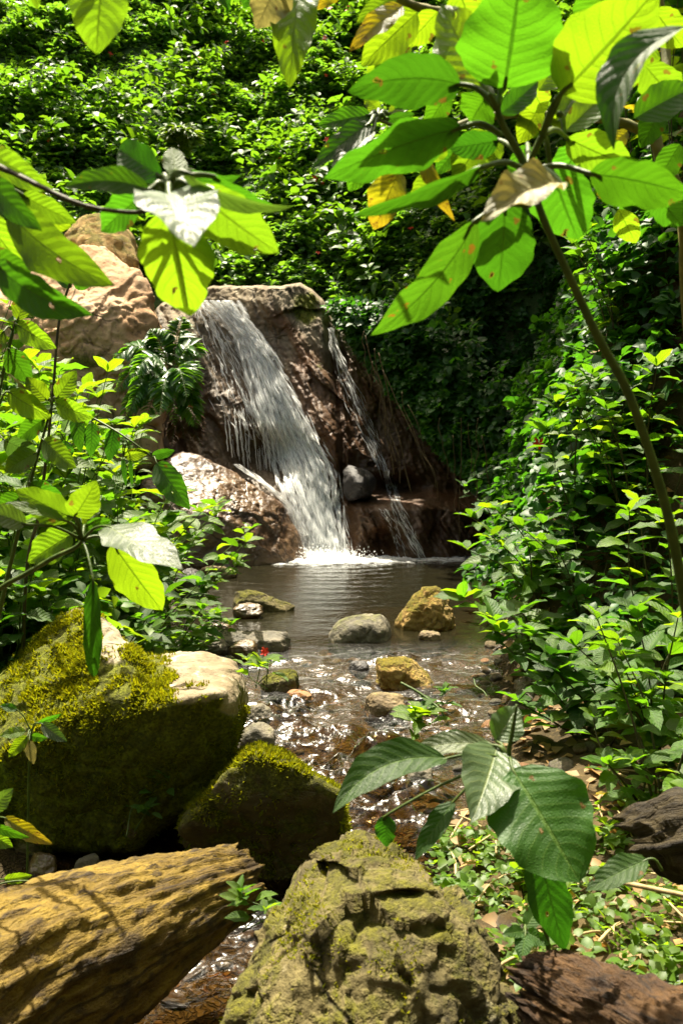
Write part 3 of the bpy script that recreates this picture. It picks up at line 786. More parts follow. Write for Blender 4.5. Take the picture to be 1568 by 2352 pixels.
ST = [
 (530, 606, 1385, 1418, 'small brown wet stone leaning on the long pale stone', 'stone_wet', 72, dict(dy=-.12)),
 (958, 1012, 1446, 1474, 'little tan stone in front of the pointed boulder', 'stone_tan', 75, {}),
 (524, 594, 1470, 1510, 'brown wet stone against the flat topped slab', 'stone_wet', 77, dict(dy=-.15)),
 (484, 534, 1430, 1452, 'dark round stone behind the flat topped slab', 'stone_wet', 78, {}),
 (440, 528, 1462, 1500, 'pale wet stone beside the huge mossy boulder', 'stone_grey', 79, dict(dy=-.1)),
 (655, 720, 1585, 1612, 'low rust brown stone awash below the mossy capped stone', 'stone_red', 81, {}),
 (830, 935, 1588, 1650, 'half sunken streaked stone below the angular one', 'stone_tan', 83, {}),
 (800, 850, 1518, 1552, 'small black stone left of the yellowish angular stone', 'block', 84, {}),
 (1095, 1170, 1298, 1372, 'tan stone half hidden by the bank shrub near the falls', 'stone_tan', 85, dict(dy=-.1)),
 (1165, 1262, 1585, 1650, 'dark stone under the long brown stone', 'stone_grey', 87, {}),
 (1203, 1262, 1622, 1690, 'grey pebble shaped stone at the waters right edge', 'stone_grey', 88, dict(cuts=3)),
 (1418, 1545, 1664, 1745, 'tan slanted stone under the right bank leaves', 'stone_tan', 90, dict(slant=.15)),
 (1372, 1425, 1708, 1752, 'small tan cube like stone between two slabs', 'stone_tan', 91, dict(cuts=5)),
 (1392, 1492, 1752, 1852, 'moss covered stone at the right beside an orange leaf', 'stone_moss', 92, {}),
 (1255, 1330, 1672, 1712, 'dark brown stone behind the wide flat slab', 'stone_wet', 93, {}),
 (270, 352, 1806, 1905, 'mossy stone tucked under the huge boulder', 'stone_moss', 94, dict(dy=-.35, deep=.7)),
 (402, 486, 1784, 1850, 'rust red stone between the two mossy boulders', 'stone_red', 95, dict(dy=-.1)),
 (545, 640, 1660, 1735, 'grey wet stone beside the boulder in the rapids', 'stone_grey', 96, dict(dy=.0)),
 (540, 600, 1730, 1770, 'dark wet stone behind the pyramid boulder', 'block', 97, {}),
 (568, 628, 1612, 1668, 'pale wet stone at the water edge of the huge boulder', 'stone_grey', 98, {}),
 (930, 1000, 1762, 1830, 'round grey stone below the foreground leaves', 'stone_grey', 99, dict(cuts=3)),
 (1080, 1160, 1850, 1905, 'blocky tan stone behind the big foreground leaf', 'stone_tan', 100, {}),
 (1120, 1200, 1890, 1960, 'grey tilted stone with a wet edge on the gravel', 'stone_grey', 101, dict(slant=-.4)),
 (60, 140, 1960, 2030, 'brown stone in the dark water behind the log', 'stone_wet', 102, {}),
 (170, 235, 1965, 2030, 'grey stone in the dark water behind the log', 'stone_grey', 103, {}),
 (0, 60, 1880, 1960, 'mossy stone under the huge boulder at the picture edge', 'stone_moss', 104, {}),
 (400, 470, 1300, 1390, 'dark stone at the left edge of the pool', 'block', 105, dict(dy=-.1)),
 (455, 548, 1300, 1330, 'low tan rock toe reaching into the pool', 'stone_tan', 106, dict(deep=.6)),
 (20, 150, 1905, 1990, 'broad stone beside the dark water left of the log', 'stone_moss', 107, {}),
]
for u0, u1, vt, vb, lab, mt, sd, kw in ST:
    stone(u0, u1, vt, vb, lab, M[mt], sd, **kw)

# pebbles of the stream bed, each one an object
pm = []
for k in range(8):
    d, f = ico(3)
    r = np.random.default_rng(300 + k)
    n = r.normal(size=(8, 3)); n /= np.linalg.norm(n, axis=1)[:, None]
    g = np.maximum(d @ n.T, 0) / r.uniform(.75, 1, 8)
    rr = 1 / ((g ** 10).sum(1) + 1) ** .1
    V = d * (rr * (1 + .12 * fbm(d * 1.7 + k, 3, k)))[:, None] * np.array([1, r.uniform(.65, .95), r.uniform(.4, .7)])
    pm.append(mesh_np('pebble', V, f, M[['stone_wet', 'stone_tan', 'stone_grey', 'stone_wet', 'stone_red', 'stone_wet', 'stone_tan', 'stone_grey'][k]]))
cnt = 0
while cnt < 250:
    y = R.uniform(2.5, 6.9) if R.random() < .85 else R.uniform(6.9, 8.5)
    xl, xr = float(np.interp(y, *XL)), float(np.interp(y, *XR))
    bank = R.random() < .42
    x = R.uniform(xr - .12, xr + .55) if bank else R.uniform(xl, xr)
    u, v, _ = proj_np(np.array([x, y, float(water_level(y))]))
    if u < 20 or u > 1580 or v > 2400: continue
    s = R.uniform(.018, .05) * (1.2 if bank else 1)
    o = link('pebble', pm[R.randrange(8)])
    o.location = (x, y, float(terrain(x, y)) + s * .18); o.scale = (s * R.uniform(.8, 1.3), s, s * R.uniform(.8, 1.2))
    o.rotation_euler = (R.uniform(-.3, .3), R.uniform(-.3, .3), R.uniform(0, 6.28))
    if bank: tag(o, 'small loose pebble on the gravel of the right bank', 'pebble', 'pebbles along the right bank')
    else: tag(o, 'small wet pebble lying in the shallow stream bed', 'pebble', 'pebbles in the stream bed')
    cnt += 1

# ------------------------------------------------------------------ water
wy = [1.0]
while wy[-1] < 12.9: wy.append(wy[-1] + max(.010, .0030 * wy[-1]))
wy = np.array(wy); wx = np.arange(-2.4, 2.4, .015)
X, Y = np.meshgrid(wx, wy)
Zw = water_level(Y)
rap = sstep(7.1, 6.4, Y)
p3 = st3(X, Y, 0)
flow = st3(X * 4.0 + .6 * noise(p3 * 1.3, 2), Y * 5.0 + .5 * noise(p3 * 1.7, 3), 0)
wav = .027 * fbm(flow * 1.0, 2, 201, gain=.5) + .0095 * ridged(flow * np.array([1.9, 2.1, 1]), 2, 202)
zone = 1.25 * np.exp(-(((X - .0) / .36) ** 2 + ((Y - 4.85) / .55) ** 2)) + 1.1 * np.exp(-(((X - .24) / .22) ** 2 + ((Y - 4.0) / .5) ** 2)) + .8 * np.exp(-(((X - .1) / .30) ** 2 + ((Y - 3.4) / .4) ** 2)) + .65 * np.exp(-(((X + .1) / .4) ** 2 + ((Y - 6.35) / .22) ** 2)) + .5 * np.exp(-(((X + .3) / .2) ** 2 + ((Y - 5.4) / .3) ** 2)) + .55 * np.exp(-(((X - .45) / .4) ** 2 + ((Y - 5.7) / .5) ** 2)) + .5 * np.exp(-(((X + .45) / .3) ** 2 + ((Y - 2.9) / .3) ** 2))
fast = (.36 + 2.7 * np.clip(zone, 0, 1.4)) * (.45 + 1.0 * sstep(-.35, .35, noise(p3 * np.array([2.2, 1.8, 1]), 207)))
fall_c = np.array([at_np(745, 1285, 12.0)[0], 12.0])
dist = np.hypot(X - fall_c[0], Y - fall_c[1])
pool = .0026 * fbm(st3(X * 4.5, Y * 8), 3, 203) + .0035 * np.sin(dist * 20 + 2 * noise(p3 * 1.1, 4)) * np.exp(-dist / 3.2) + .010 * np.exp(-dist / 1.1) * fbm(p3 * 8, 3, 205)
Zw = Zw + rap * wav * fast + (1 - rap) * pool
dist2 = np.hypot((X - fall_c[0] - .05) / 1.7, (Y - 11.95) / 1.25)
foam = sstep(.62, .18, dist2 + .22 * fbm(p3 * 5, 3, 206)) + .55 * sstep(1.0, .3, np.hypot((X - fall_c[0] - .9) / 1.6, (Y - 11.95) / .5) + .5 * fbm(p3 * 7, 3, 209))
Zw = Zw + .035 * np.clip(foam, 0, 1) * (.5 + .8 * np.abs(fbm(p3 * 9, 3, 208)))
m = Nodes('stream_water')
oc = m.coord()
far = m.attr('pool')
s1 = m.noise(m.coord((1, 1.3, 1)), 15, 2, .45, .3); s2 = m.noise(oc, 45, 1, .5)
h = m.math('ADD', m.math('MULTIPLY', s1, 1.0), m.math('MULTIPLY', s2, .45))
nrm = m.bump(h, m.math('SUBTRACT', .32, m.math('MULTIPLY', far, .14)), .03)
fr = m.node('ShaderNodeFresnel', IOR=1.333, Normal=nrm).outputs[0]
tint = m.mix(far, (.80, .66, .42), (.50, .36, .20))
tr = m.node('ShaderNodeBsdfTransparent', Color=tint)
gl = m.node('ShaderNodeBsdfAnisotropic', Color=(1, 1, 1), Roughness=m.math('SUBTRACT', .25, m.math('MULTIPLY', far, .17)), Normal=nrm)
mk = m.node('ShaderNodeMixShader', i0=m.math('MULTIPLY', far, .35), i1=tr.outputs[0], i2=m.node('ShaderNodeBsdfDiffuse', Color=(.030, .027, .012)).outputs[0])
w = m.node('ShaderNodeMixShader', i0=fr, i1=mk.outputs[0], i2=gl.outputs[0])
fo = m.math('MULTIPLY', m.attr('foam'), m.ramp(m.noise(oc, 26, 4, .65), .30, .62, .25, 1.0), clamp=True)
fd = m.node('ShaderNodeBsdfPrincipled', Base_Color=(.80, .82, .82), Roughness=.5)
w2 = m.node('ShaderNodeMixShader', i0=fo, i1=w.outputs[0], i2=fd.outputs[0])
M['water'] = m.done(w2.outputs[0])
water = link('water', mesh_np('water', np.stack([X, Y, Zw], -1).reshape(-1, 3), grid_faces(len(wx), len(wy)), M['water'], attrs={'foam': np.clip(foam, 0, 1).ravel(), 'pool': (1 - rap).ravel()}))
tag(water, kind='structure')

# ------------------------------------------------------------------ waterfalls
def white_water(name, alpha):
    m = Nodes(name)
    d = m.node('ShaderNodeBsdfPrincipled', Base_Color=(.90, .91, .90), Roughness=.35)
    d.inputs['Specular IOR Level'].default_value = .5
    t = m.node('ShaderNodeBsdfTranslucent', Color=(.90, .91, .90))
    x = m.node('ShaderNodeMixShader', i0=.6, i1=d.outputs[0], i2=t.outputs[0])
    if alpha == 'soft': alpha = m.math('MULTIPLY', m.math('POWER', m.attr('soft'), .75), .86, clamp=True)
    tr = m.node('ShaderNodeBsdfTransparent')
    return m.done(m.node('ShaderNodeMixShader', i0=alpha, i1=tr.outputs[0], i2=x.outputs[0]).outputs[0])
M['strand'] = white_water('falling_water', .62)
M['soft_strand'] = white_water('soft_falling_water', 'soft')
M['drop'] = white_water('water_drops', .8)
def sheet_material(name, cover, across, along):
    m = Nodes(name)
    uv = m.t.nodes.new('ShaderNodeUVMap').outputs[0]
    n = m.noise(m.node('ShaderNodeMapping', Vector=uv, Scale=(across, along, 1)).outputs[0], 1.0, 5, .65, .35)
    ed = m.attr('edge')
    a = m.ramp(m.math('ADD', n, m.math('MULTIPLY', m.math('SUBTRACT', ed, .5), .30)), .68 - .3 * cover, .84 - .3 * cover, 0, .95)
    d = m.node('ShaderNodeBsdfPrincipled', Base_Color=(.90, .91, .90), Roughness=.3, Normal=m.bump(n, .6, .03))
    t = m.node('ShaderNodeBsdfTranslucent', Color=(.90, .91, .90))
    x = m.node('ShaderNodeMixShader', i0=.6, i1=d.outputs[0], i2=t.outputs[0])
    tr = m.node('ShaderNodeBsdfTransparent')
    return m.done(m.node('ShaderNodeMixShader', i0=a, i1=tr.outputs[0], i2=x.outputs[0]).outputs[0])
def path_at(path, s):
    t = np.linspace(0, 1, len(path))
    return np.interp(s, t, path[:, 0]), np.interp(s, t, path[:, 1]), np.interp(s, t, path[:, 2])
def sheet(name, path, mat, parent, off, ns=110, nq=34, seed=0):
    s, q = np.meshgrid(np.linspace(0, 1, ns), np.linspace(-1, 1, nq), indexing='ij')
    u, v, w = path_at(path, s)
    w = w * (1 + .22 * noise(st3(s * 7, np.sign(q) * 3), seed))
    u = u + q * w
    y = np.minimum(sum(rock_y(u + du, v + dv) for du in (-14, 0, 14) for dv in (-20, 0, 20)) / 9, rock_y(u, v) + .02)
    y = y - off - .05 * (1 - q * q) - .02 * fbm(st3(q * 3, s * 14), 3, seed + 3)
    P = at_np(u, v, y)
    edge = (1 - np.abs(q) ** 2.2) * sstep(0, .05, s)
    return link(name, mesh_np(name, P.reshape(-1, 3), grid_faces(nq, ns), mat, uv=np.stack([q.ravel() * .5 + .5, s.ravel()], -1), attrs={'edge': edge.ravel()}), parent)
def strands(name, path, count, parent, mat, off=(.02, .09), spread=.5, length=(.03, .11), width=(.004, .016), seed=0, smin=0.0, uniform=False):
    r = np.random.default_rng(seed); n = 6
    s0 = r.uniform(smin, 1, count); ln = r.uniform(*length, count)
    if uniform: q = r.uniform(-1, 1, count)
    else:
        lanes = np.linspace(-1.15, 1.15, 12) + r.normal(0, .05, 12); wl_ = np.exp(-(lanes / (spread * 1.5)) ** 2) * r.uniform(.4, 1.4, 12)
        q = r.choice(lanes, count, p=wl_ / wl_.sum()) + r.normal(0, .055, count) + .16 * noise(st3(s0 * 9, r.integers(0, 3, count) * 5.0), seed)
    o = r.uniform(*off, count); wd = r.uniform(*width, count)
    t = np.linspace(0, 1, n)
    s = np.clip(s0[:, None] + (t[None] - .5) * ln[:, None], 0, 1)
    u, v, w = path_at(path, s)
    u = u + q[:, None] * w + 2.0 * np.sin(t[None] * 5 + r.uniform(0, 6, count)[:, None])
    y = rock_y(u, v) - o[:, None] - .05 * np.exp(-q ** 2)[:, None]
    y = np.minimum(y, np.minimum(rock_y(u + 8, v), rock_y(u - 8, v)) - o[:, None] * .6)
    C = at_np(u, v, y)
    prof = np.sin(np.pi * np.clip(t, .04, .96)) ** .7
    hw = wd[:, None] * prof[None]
    L = C.copy(); L[..., 0] -= hw; Rr = C.copy(); Rr[..., 0] += hw; C[..., 1] -= hw * .7
    V = np.stack([L, C, Rr], 2)                     # count, n, 3, xyz
    base = (np.arange(count) * n * 3)[:, None, None]
    i = (np.arange(n - 1) * 3)[None, :, None]
    f = np.array([[0, 1, 4, 3], [1, 2, 5, 4]])
    faces = (base[..., None] + i[..., None] + f[None, None]).reshape(-1, 4)
    soft = np.zeros((count, n, 3)); soft[:, :, 1] = np.sin(np.pi * np.clip(t, 0, 1)) * r.uniform(.55, 1.25, (count, 1)); soft[:, :, 0] = soft[:, :, 2] = .0
    return link(name, mesh_np(name, V.reshape(-1, 3), faces, mat, attrs={'soft': soft.ravel()}), parent)
def drops(name, n, parent, centre, spread, seed, size=(.004, .014)):
    r = np.random.default_rng(seed)
    c = centre + r.normal(size=(n, 3)) * spread; c[:, 2] = np.abs(c[:, 2] - centre[2]) + .0
    s = r.uniform(*size, n)
    o = np.array([[1, 0, 0], [-1, 0, 0], [0, 1, 0], [0, -1, 0], [0, 0, 1.5], [0, 0, -1.5]])
    f = np.array([[0, 2, 4], [2, 1, 4], [1, 3, 4], [3, 0, 4], [2, 0, 5], [1, 2, 5], [3, 1, 5], [0, 3, 5]])
    V = c[:, None] + o[None] * s[:, None, None]
    return link(name, mesh_np(name, V.reshape(-1, 3), (f[None] + (np.arange(n) * 6)[:, None, None]).reshape(-1, 3), M['drop']), parent)
wf = thing('waterfall', (fall_c[0], 12.0, 0), 'broad white main waterfall sliding down the rock face', 'waterfall')
M['sheet_main'] = sheet_material('white_water_sheet', .04, 10, 13)
M['sheet_thin'] = sheet_material('thin_water_sheet', -.05, 14, 9)
sheet('water_sheet', MAIN, M['sheet_main'], wf, .035, seed=1)
tag(strands('water_strands', MAIN, 4000, wf, M['soft_strand'], off=(.02, .13), spread=.52, seed=5, length=(.025, .09), width=(.007, .024)), kind='stuff')
tag(strands('water_strands', MAIN, 900, wf, M['soft_strand'], off=(.03, .16), spread=.85, seed=6, smin=.5, width=(.006, .016)), kind='stuff')
tag(drops('spray', 2200, wf, np.array([fall_c[0], 11.88, .02]), np.array([.26, .12, .055]), 8, (.0025, .008)), kind='stuff')
VEIL = np.array([(462, 694, 14), (482, 735, 40), (508, 790, 55), (535, 850, 60), (556, 910, 62), (580, 965, 64), (600, 1010, 60)], float)
vf = thing('waterfall', tuple(at_np(560, 1010, 12.4)), 'thin veil of water left of the main waterfall', 'waterfall')
sheet('water_sheet', VEIL, M['sheet_thin'], vf, .02, seed=2)
tag(strands('water_strands', VEIL, 330, vf, M['soft_strand'], off=(.008, .03), spread=.6, seed=9, width=(.005, .014), length=(.05, .16)), kind='stuff')
# free falling threads under the veil
mg = Merge(); rr_ = np.random.default_rng(12)
for k in range(46):
    u0 = rr_.choice([513, 522, 548, 556, 560, 585, 600, 612, 628, 645, 655]) + rr_.normal(0, 7); v0 = 925 + (u0 - 510) * .55 + rr_.uniform(-15, 70)
    v1 = min(v0 + rr_.uniform(50, 140), 1062 + (u0 - 540) * .78)
    if v1 < v0 + 20: continue
    y0 = float(rock_y(u0, min(v0, 960))) - .06
    vv_ = np.linspace(v0, v1, 9); uu_ = u0 + (vv_ - v0) * .10 + rr_.normal(0, .8, 9)
    wdt = rr_.uniform(.003, .010)
    mg.tube(at_np(uu_, vv_, y0 - .1 * np.linspace(0, 1, 9)), wdt * np.array([.3, .8, 1, .8, 1.1, .7, 1, .8, .3]), 5)
tag(link('falling_threads', mg.mesh('falling_threads', M['strand']), vf), kind='stuff')
RUN = np.array([(540, 1066, 10), (590, 1098, 9), (640, 1138, 9), (680, 1180, 10), (700, 1230, 12)], float)
tag(strands('runoff_strands', RUN, 110, vf, M['soft_strand'], off=(.30, .37), uniform=True, seed=15, width=(.006, .016), length=(.1, .25)), kind='stuff')
SIDE = np.array([(758, 752, 5), (768, 800, 10), (790, 860, 16), (815, 925, 22), (845, 995, 22), (872, 1055, 18), (893, 1110, 13), (905, 1150, 12), (925, 1195, 14), (945, 1235, 12), (970, 1284, 9)], float)
sf = thing('waterfall', tuple(at_np(965, 1284, 12.0)), 'narrow side trickle on the dark rock right of the main waterfall', 'waterfall')
sheet('water_sheet', SIDE, M['sheet_thin'], sf, .02, nq=18, seed=4)
tag(strands('water_strands', SIDE, 260, sf, M['soft_strand'], off=(.008, .04), spread=.6, seed=19, width=(.004, .010), length=(.03, .10)), kind='stuff')
SIDE2 = np.array([(880, 1168, 10), (900, 1200, 12), (912, 1240, 10), (925, 1284, 8)], float)
tag(strands('water_strands', SIDE2, 60, sf, M['soft_strand'], off=(.008, .03), spread=.7, seed=20, width=(.004, .009), length=(.08, .25)), kind='stuff')

# ------------------------------------------------------------------ logs and old wood
def wood(name, label, cat, pts, mat, seed, rough=.05, ends=True, spike=0.0, sides=150, rings=220, spike_dir=1.2):
    """pts: (u, v, Y, radius in picture units); the last point is the broken end"""
    n = rings
    ctr = catmull([at_np(p[0], p[1], p[2]) for p in pts], n)
    rad = catmull([np.array([p[3] * p[2] / F, 0, 0]) for p in pts], n)[:, 0]
    T = np.gradient(ctr, axis=0); T /= np.linalg.norm(T, axis=1)[:, None]
    A = np.cross(T, np.array([0, 0, 1.0])); A /= np.linalg.norm(A, axis=1)[:, None]; B = np.cross(A, T)
    th = np.linspace(0, 2 * math.pi, sides, endpoint=False)
    ln = np.concatenate([[0], np.cumsum(np.linalg.norm(np.diff(ctr, axis=0), axis=1))])
    TH, LN = np.meshgrid(th, ln)
    cyl = np.stack([np.cos(TH) * 1.0, np.sin(TH) * 1.0, 0 * TH], -1)
    grain = fbm(np.stack([cyl[..., 0] * 5, cyl[..., 1] * 5, LN * 2.2], -1), 5, seed)
    lump = fbm(np.stack([cyl[..., 0] * 1.1, cyl[..., 1] * 1.1, LN * 1.8], -1), 3, seed + 3)
    ch = ridged(np.stack([cyl[..., 0] * 9, cyl[..., 1] * 9, LN * 3.0], -1), 2, seed + 5)
    micro = fbm(np.stack([cyl[..., 0] * 16, cyl[..., 1] * 16, LN * 14], -1), 3, seed + 12)
    r = rad[:, None] * (1 + .12 * lump) + rough * .34 * grain + rough * .12 * ch + rough * .24 * micro
    flake = np.floor(fbm(np.stack([cyl[..., 0] * 2.4, cyl[..., 1] * 2.4, LN * 5], -1), 3, seed + 8) * 3) / 3
    r = r + rough * .16 * flake
    P = ctr[:, None] + r[..., None] * (np.cos(TH)[..., None] * A[:, None] + np.sin(TH)[..., None] * B[:, None])
    end = sstep(ln[-1] - .30, ln[-1], LN)
    jag = spike * (np.cos(TH - spike_dir) * .6 + .9 * fbm(np.stack([cyl[..., 0] * 3.2, cyl[..., 1] * 3.2, 0 * LN], -1), 4, seed + 9))
    P = P + (end * jag)[..., None] * T[-1]
    # close the broken end with rings that sink into the wood
    last = P[-1]; c = ctr[-1]; rings_ = []
    for k in range(1, 9):
        f = 1 - k / 9
        q = c + (last - c) * f - T[-1] * (.05 * (1 - f) + .03 * fbm(np.stack([last[:, 0] * 22 * f, last[:, 1] * 22, last[:, 2] * 22], -1), 3, seed + k)[:, None])
        rings_.append(q)
    first = P[0]; start = np.array([ctr[0] + (first - ctr[0]) * f for f in (.02, .25, .5, .75, .93)])
    P = np.concatenate([start, P, np.array(rings_)], 0)
    uv = np.stack([np.concatenate([np.repeat(LN[:1], 5, 0), LN, np.repeat(LN[-1:], 8, 0)], 0).ravel(), np.tile(th / (2 * math.pi), P.shape[0])], -1)
    o = link(name, mesh_np(name, P.reshape(-1, 3), grid_faces(sides, P.shape[0], True), mat, uv=uv))
    return tag(o, label, cat)
wood('log', 'thick yellow brown rotting log with a splintered end', 'log',
     [(-420, 2480, 1.85, 300), (-180, 2380, 2.05, 262), (0, 2272, 2.25, 214), (200, 2180, 2.5, 178), (410, 2088, 2.78, 122), (528, 2042, 2.95, 86)], M['log'], 51, rough=.034, spike=.05)
wood('rotten_wood', 'rusty brown fibrous rotten wood at the bottom corner', 'rotten wood',
     [(1800, 2600, 1.55, 230), (1600, 2490, 1.7, 190), (1430, 2395, 1.9, 146), (1300, 2315, 2.05, 106), (1235, 2285, 2.12, 76)], M['stump'], 61, rough=.05, spike=.05)
wood('rotten_wood', 'black mossy rotten stump sticking in from the picture edge', 'rotten wood',
     [(1900, 1900, 2.3, 150), (1700, 1915, 2.4, 120), (1560, 1930, 2.5, 95), (1475, 1935, 2.55, 62)], M['old_trunk'], 71, rough=.05, spike=.06, sides=60, rings=80)

# ------------------------------------------------------------------ masses of small leaves (stuff)
LT = np.array([[0, 0, 0], [-.40, .30, .10], [0, .32, 0], [.40, .30, .10], [-.30, .66, .06], [0, .68, -.03], [.30, .66, .06], [0, 1.0, -.14]])
LT_tot = np.array([3, 3, 4, 4, 3, 3]); LT_f = np.array([0, 2, 1, 0, 3, 2, 1, 2, 5, 4, 2, 3, 6, 5, 4, 5, 7, 5, 6, 7])
def leaves_mesh(name, base, d, nrm, size, width, mat):
    """BASE, D (unit direction), NRM (unit, about up): one ovate folded leaf for every row"""
    n = len(base)
    nrm = nrm - (nrm * d).sum(1)[:, None] * d
    nrm /= np.linalg.norm(nrm, axis=1)[:, None] + 1e-9
    side = np.cross(d, nrm)
    V = base[:, None] + size[:, None, None] * (LT[None, :, 0:1] * width[:, None, None] * side[:, None] + LT[None, :, 1:2] * d[:, None] + LT[None, :, 2:3] * nrm[:, None])
    flat = (LT_f[None] + (np.arange(n) * 8)[:, None]).ravel()
    return mesh_np(name, V.reshape(-1, 3), (np.tile(LT_tot, n), flat), mat)
def sprigs(P, axis, size, k, rng, spread=(.9, 1.5), up=.55, width=(.85, 1.15)):
    """whorls of K leaves round AXIS at every point"""
    n = len(P)
    ref = rng.normal(size=(n, 3)); T = np.cross(axis, ref); T /= np.linalg.norm(T, axis=1)[:, None]; B = np.cross(axis, T)
    ph = (np.arange(k) * 2.399)[None] + rng.uniform(-.35, .35, (n, k))
    th = rng.uniform(*spread, (n, k))
    d = np.cos(th)[..., None] * axis[:, None] + np.sin(th)[..., None] * (np.cos(ph)[..., None] * T[:, None] + np.sin(ph)[..., None] * B[:, None])
    d[..., 2] -= .18
    d /= np.linalg.norm(d, axis=-1)[..., None]
    nr = axis[:, None] * (1 - up) + np.array([0, 0, 1.0]) * up + rng.normal(0, .28, (n, k, 3))
    nr /= np.linalg.norm(nr, axis=-1)[..., None]
    b = P[:, None] + d * (size * .18)[:, None, None] - axis[:, None] * (size[:, None] * rng.uniform(0, .8, (n, k)))[..., None]
    sz = size[:, None] * rng.uniform(.65, 1.15, (n, k))
    return b.reshape(-1, 3), d.reshape(-1, 3), nr.reshape(-1, 3), sz.ravel(), rng.uniform(*width, n * k)
tri = np.concatenate([TF[:, [0, 1, 2]], TF[:, [0, 2, 3]]])
tp = TV[tri]; tn = np.cross(tp[:, 1] - tp[:, 0], tp[:, 2] - tp[:, 0]); ta = np.linalg.norm(tn, axis=1) / 2; tn /= np.linalg.norm(tn, axis=1)[:, None]; tc = tp.mean(1)
tn[tn[:, 2] < 0] *= -1
def scatter(mask, n, rng, margin=300):
    u, v, f = proj_np(tc)
    vis = (u > -margin) & (u < 1568 + margin) & (v > -margin) & (v < 2352 + margin) & (tc[:, 1] > .5)
    w = ta * mask * vis * np.where((u > -30) & (u < 1598) & (v > -30), 1.0, .35)
    k = rng.choice(len(tri), n, p=w / w.sum())
    a = rng.uniform(size=(n, 2)); a[a.sum(1) > 1] = 1 - a[a.sum(1) > 1]
    P = tp[k, 0] + a[:, :1] * (tp[k, 1] - tp[k, 0]) + a[:, 1:] * (tp[k, 2] - tp[k, 0])
    return P, tn[k]
def bushy(name, mask, n, rng, size, lump, k, mat, seed, depth=.25, amp=.5, axis_up=.45, keep=None, scale=1.2):
    P, N_ = scatter(mask, n, rng)
    l = fbm(P * scale, 3, seed) * 1.2 + .5 * fbm(P * scale * 2.7, 2, seed + 4)
    off = np.clip(.30 + l * amp, .0, 1.4) * lump
    inner = rng.uniform(0, 1, n) ** 2.2 * depth
    P = P + N_ * (off - inner)[:, None]
    if keep is not None:
        kk = keep(P); P, N_ = P[kk], N_[kk]
    ax = N_ * (1 - axis_up) + np.array([0, 0, axis_up]) + rng.normal(0, .30, P.shape)
    ax /= np.linalg.norm(ax, axis=1)[:, None]
    sz = rng.uniform(*size, len(P))
    args = sprigs(P, ax, sz, k, rng)
    return link(name, leaves_mesh(name, *args, mat)), P, N_
rngc = np.random.default_rng(77)
tx, ty, tz = tc[:, 0], tc[:, 1], tc[:, 2]
xr_t, xl_t = np.interp(ty, *XR), np.interp(ty, *XL)
mask_left = ((ty > 13.2) & (tx < -1.2 + .10 * (ty - 14)) & (ty < 28)) | ((tx < -3.3) & (ty > 9.5) & (ty < 28) & (tx < -2.2 - .12 * (ty - 9)))
mask_back = (ty > 13.9) & (tx >= -1.2 + .10 * (ty - 14)) & (ty < 28)
mask_right = ((tx > xr_t + .04) & (ty > 6.3) & (ty <= 14.2) & (tz > .25)) | ((tx > .5) & (ty > 12.7) & (ty <= 14.2) & (tz > .3))
def clear_of_fall(P):
    u, v, f = proj_np(P)
    hide = (u > 345) & (u < 742) & (v > 640) & (P[:, 1] < 14.3)
    cave = (u > 735) & (u < np.interp(v, [700, 900, 1100, 1300], [770, 900, 1090, 1190]) + 25 * noise(P * 2, 5)) & (v > 720) & (P[:, 1] > 9.8)
    front = (u > 360) & (u < 740) & (v > 655)
    return ~(hide | cave | front)
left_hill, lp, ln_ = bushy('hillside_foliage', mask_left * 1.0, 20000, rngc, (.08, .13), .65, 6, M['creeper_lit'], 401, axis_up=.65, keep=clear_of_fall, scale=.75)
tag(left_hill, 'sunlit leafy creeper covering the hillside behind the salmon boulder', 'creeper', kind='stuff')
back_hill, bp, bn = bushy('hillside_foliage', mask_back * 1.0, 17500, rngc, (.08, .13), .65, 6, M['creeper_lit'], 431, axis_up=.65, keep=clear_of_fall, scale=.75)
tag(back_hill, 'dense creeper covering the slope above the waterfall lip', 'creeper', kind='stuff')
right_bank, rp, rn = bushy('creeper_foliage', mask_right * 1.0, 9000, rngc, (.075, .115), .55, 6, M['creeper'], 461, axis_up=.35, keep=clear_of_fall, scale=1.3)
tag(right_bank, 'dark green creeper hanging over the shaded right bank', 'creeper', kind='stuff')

r = np.random.default_rng(91)
vv = 690 + 440 * r.uniform(0, 1, 5200) ** .8; ub = np.interp(vv, [690, 800, 900, 1000, 1130], [752, 822, 905, 985, 1110])
uu_ = ub + 18 * noise(st3(vv / 22, 0 * vv), 3) + np.abs(r.normal(0, 95, len(vv)))
yy = 13.15 - (uu_ - 780) / 380 * 2.0 + .25 * fbm(st3(uu_ / 60, vv / 60), 3, 5) + r.uniform(-.1, .25, len(vv))
P = at_np(uu_, vv, yy); P = P[P[:, 2] > .55 + .4 * noise(P * 2, 8)]
ax = np.array([-.25, -.55, .5]) + r.normal(0, .3, P.shape); ax /= np.linalg.norm(ax, axis=1)[:, None]
o = link('creeper_foliage', leaves_mesh('creeper_foliage', *sprigs(P, ax, r.uniform(.075, .115, len(P)), 6, r), M['creeper']))
tag(o, 'creeper curtain drooping over the right edge of the rock face', 'creeper', kind='stuff')
P, N_ = scatter((mask_left | mask_back) * 1.0, 5200, r); k = (fbm(P * .8, 3, 611) > .12) & clear_of_fall(P); P, N_ = P[k], N_[k]
ax = N_ * .4 + np.array([0, 0, .6]) + r.normal(0, .35, P.shape); ax /= np.linalg.norm(ax, axis=1)[:, None]
o = link('hillside_foliage', leaves_mesh('hillside_foliage', *sprigs(P + N_ * r.uniform(.25, .75, (len(P), 1)), ax, r.uniform(.13, .22, len(P)), 5, r, width=(.6, .9)), M['hill_plant']))
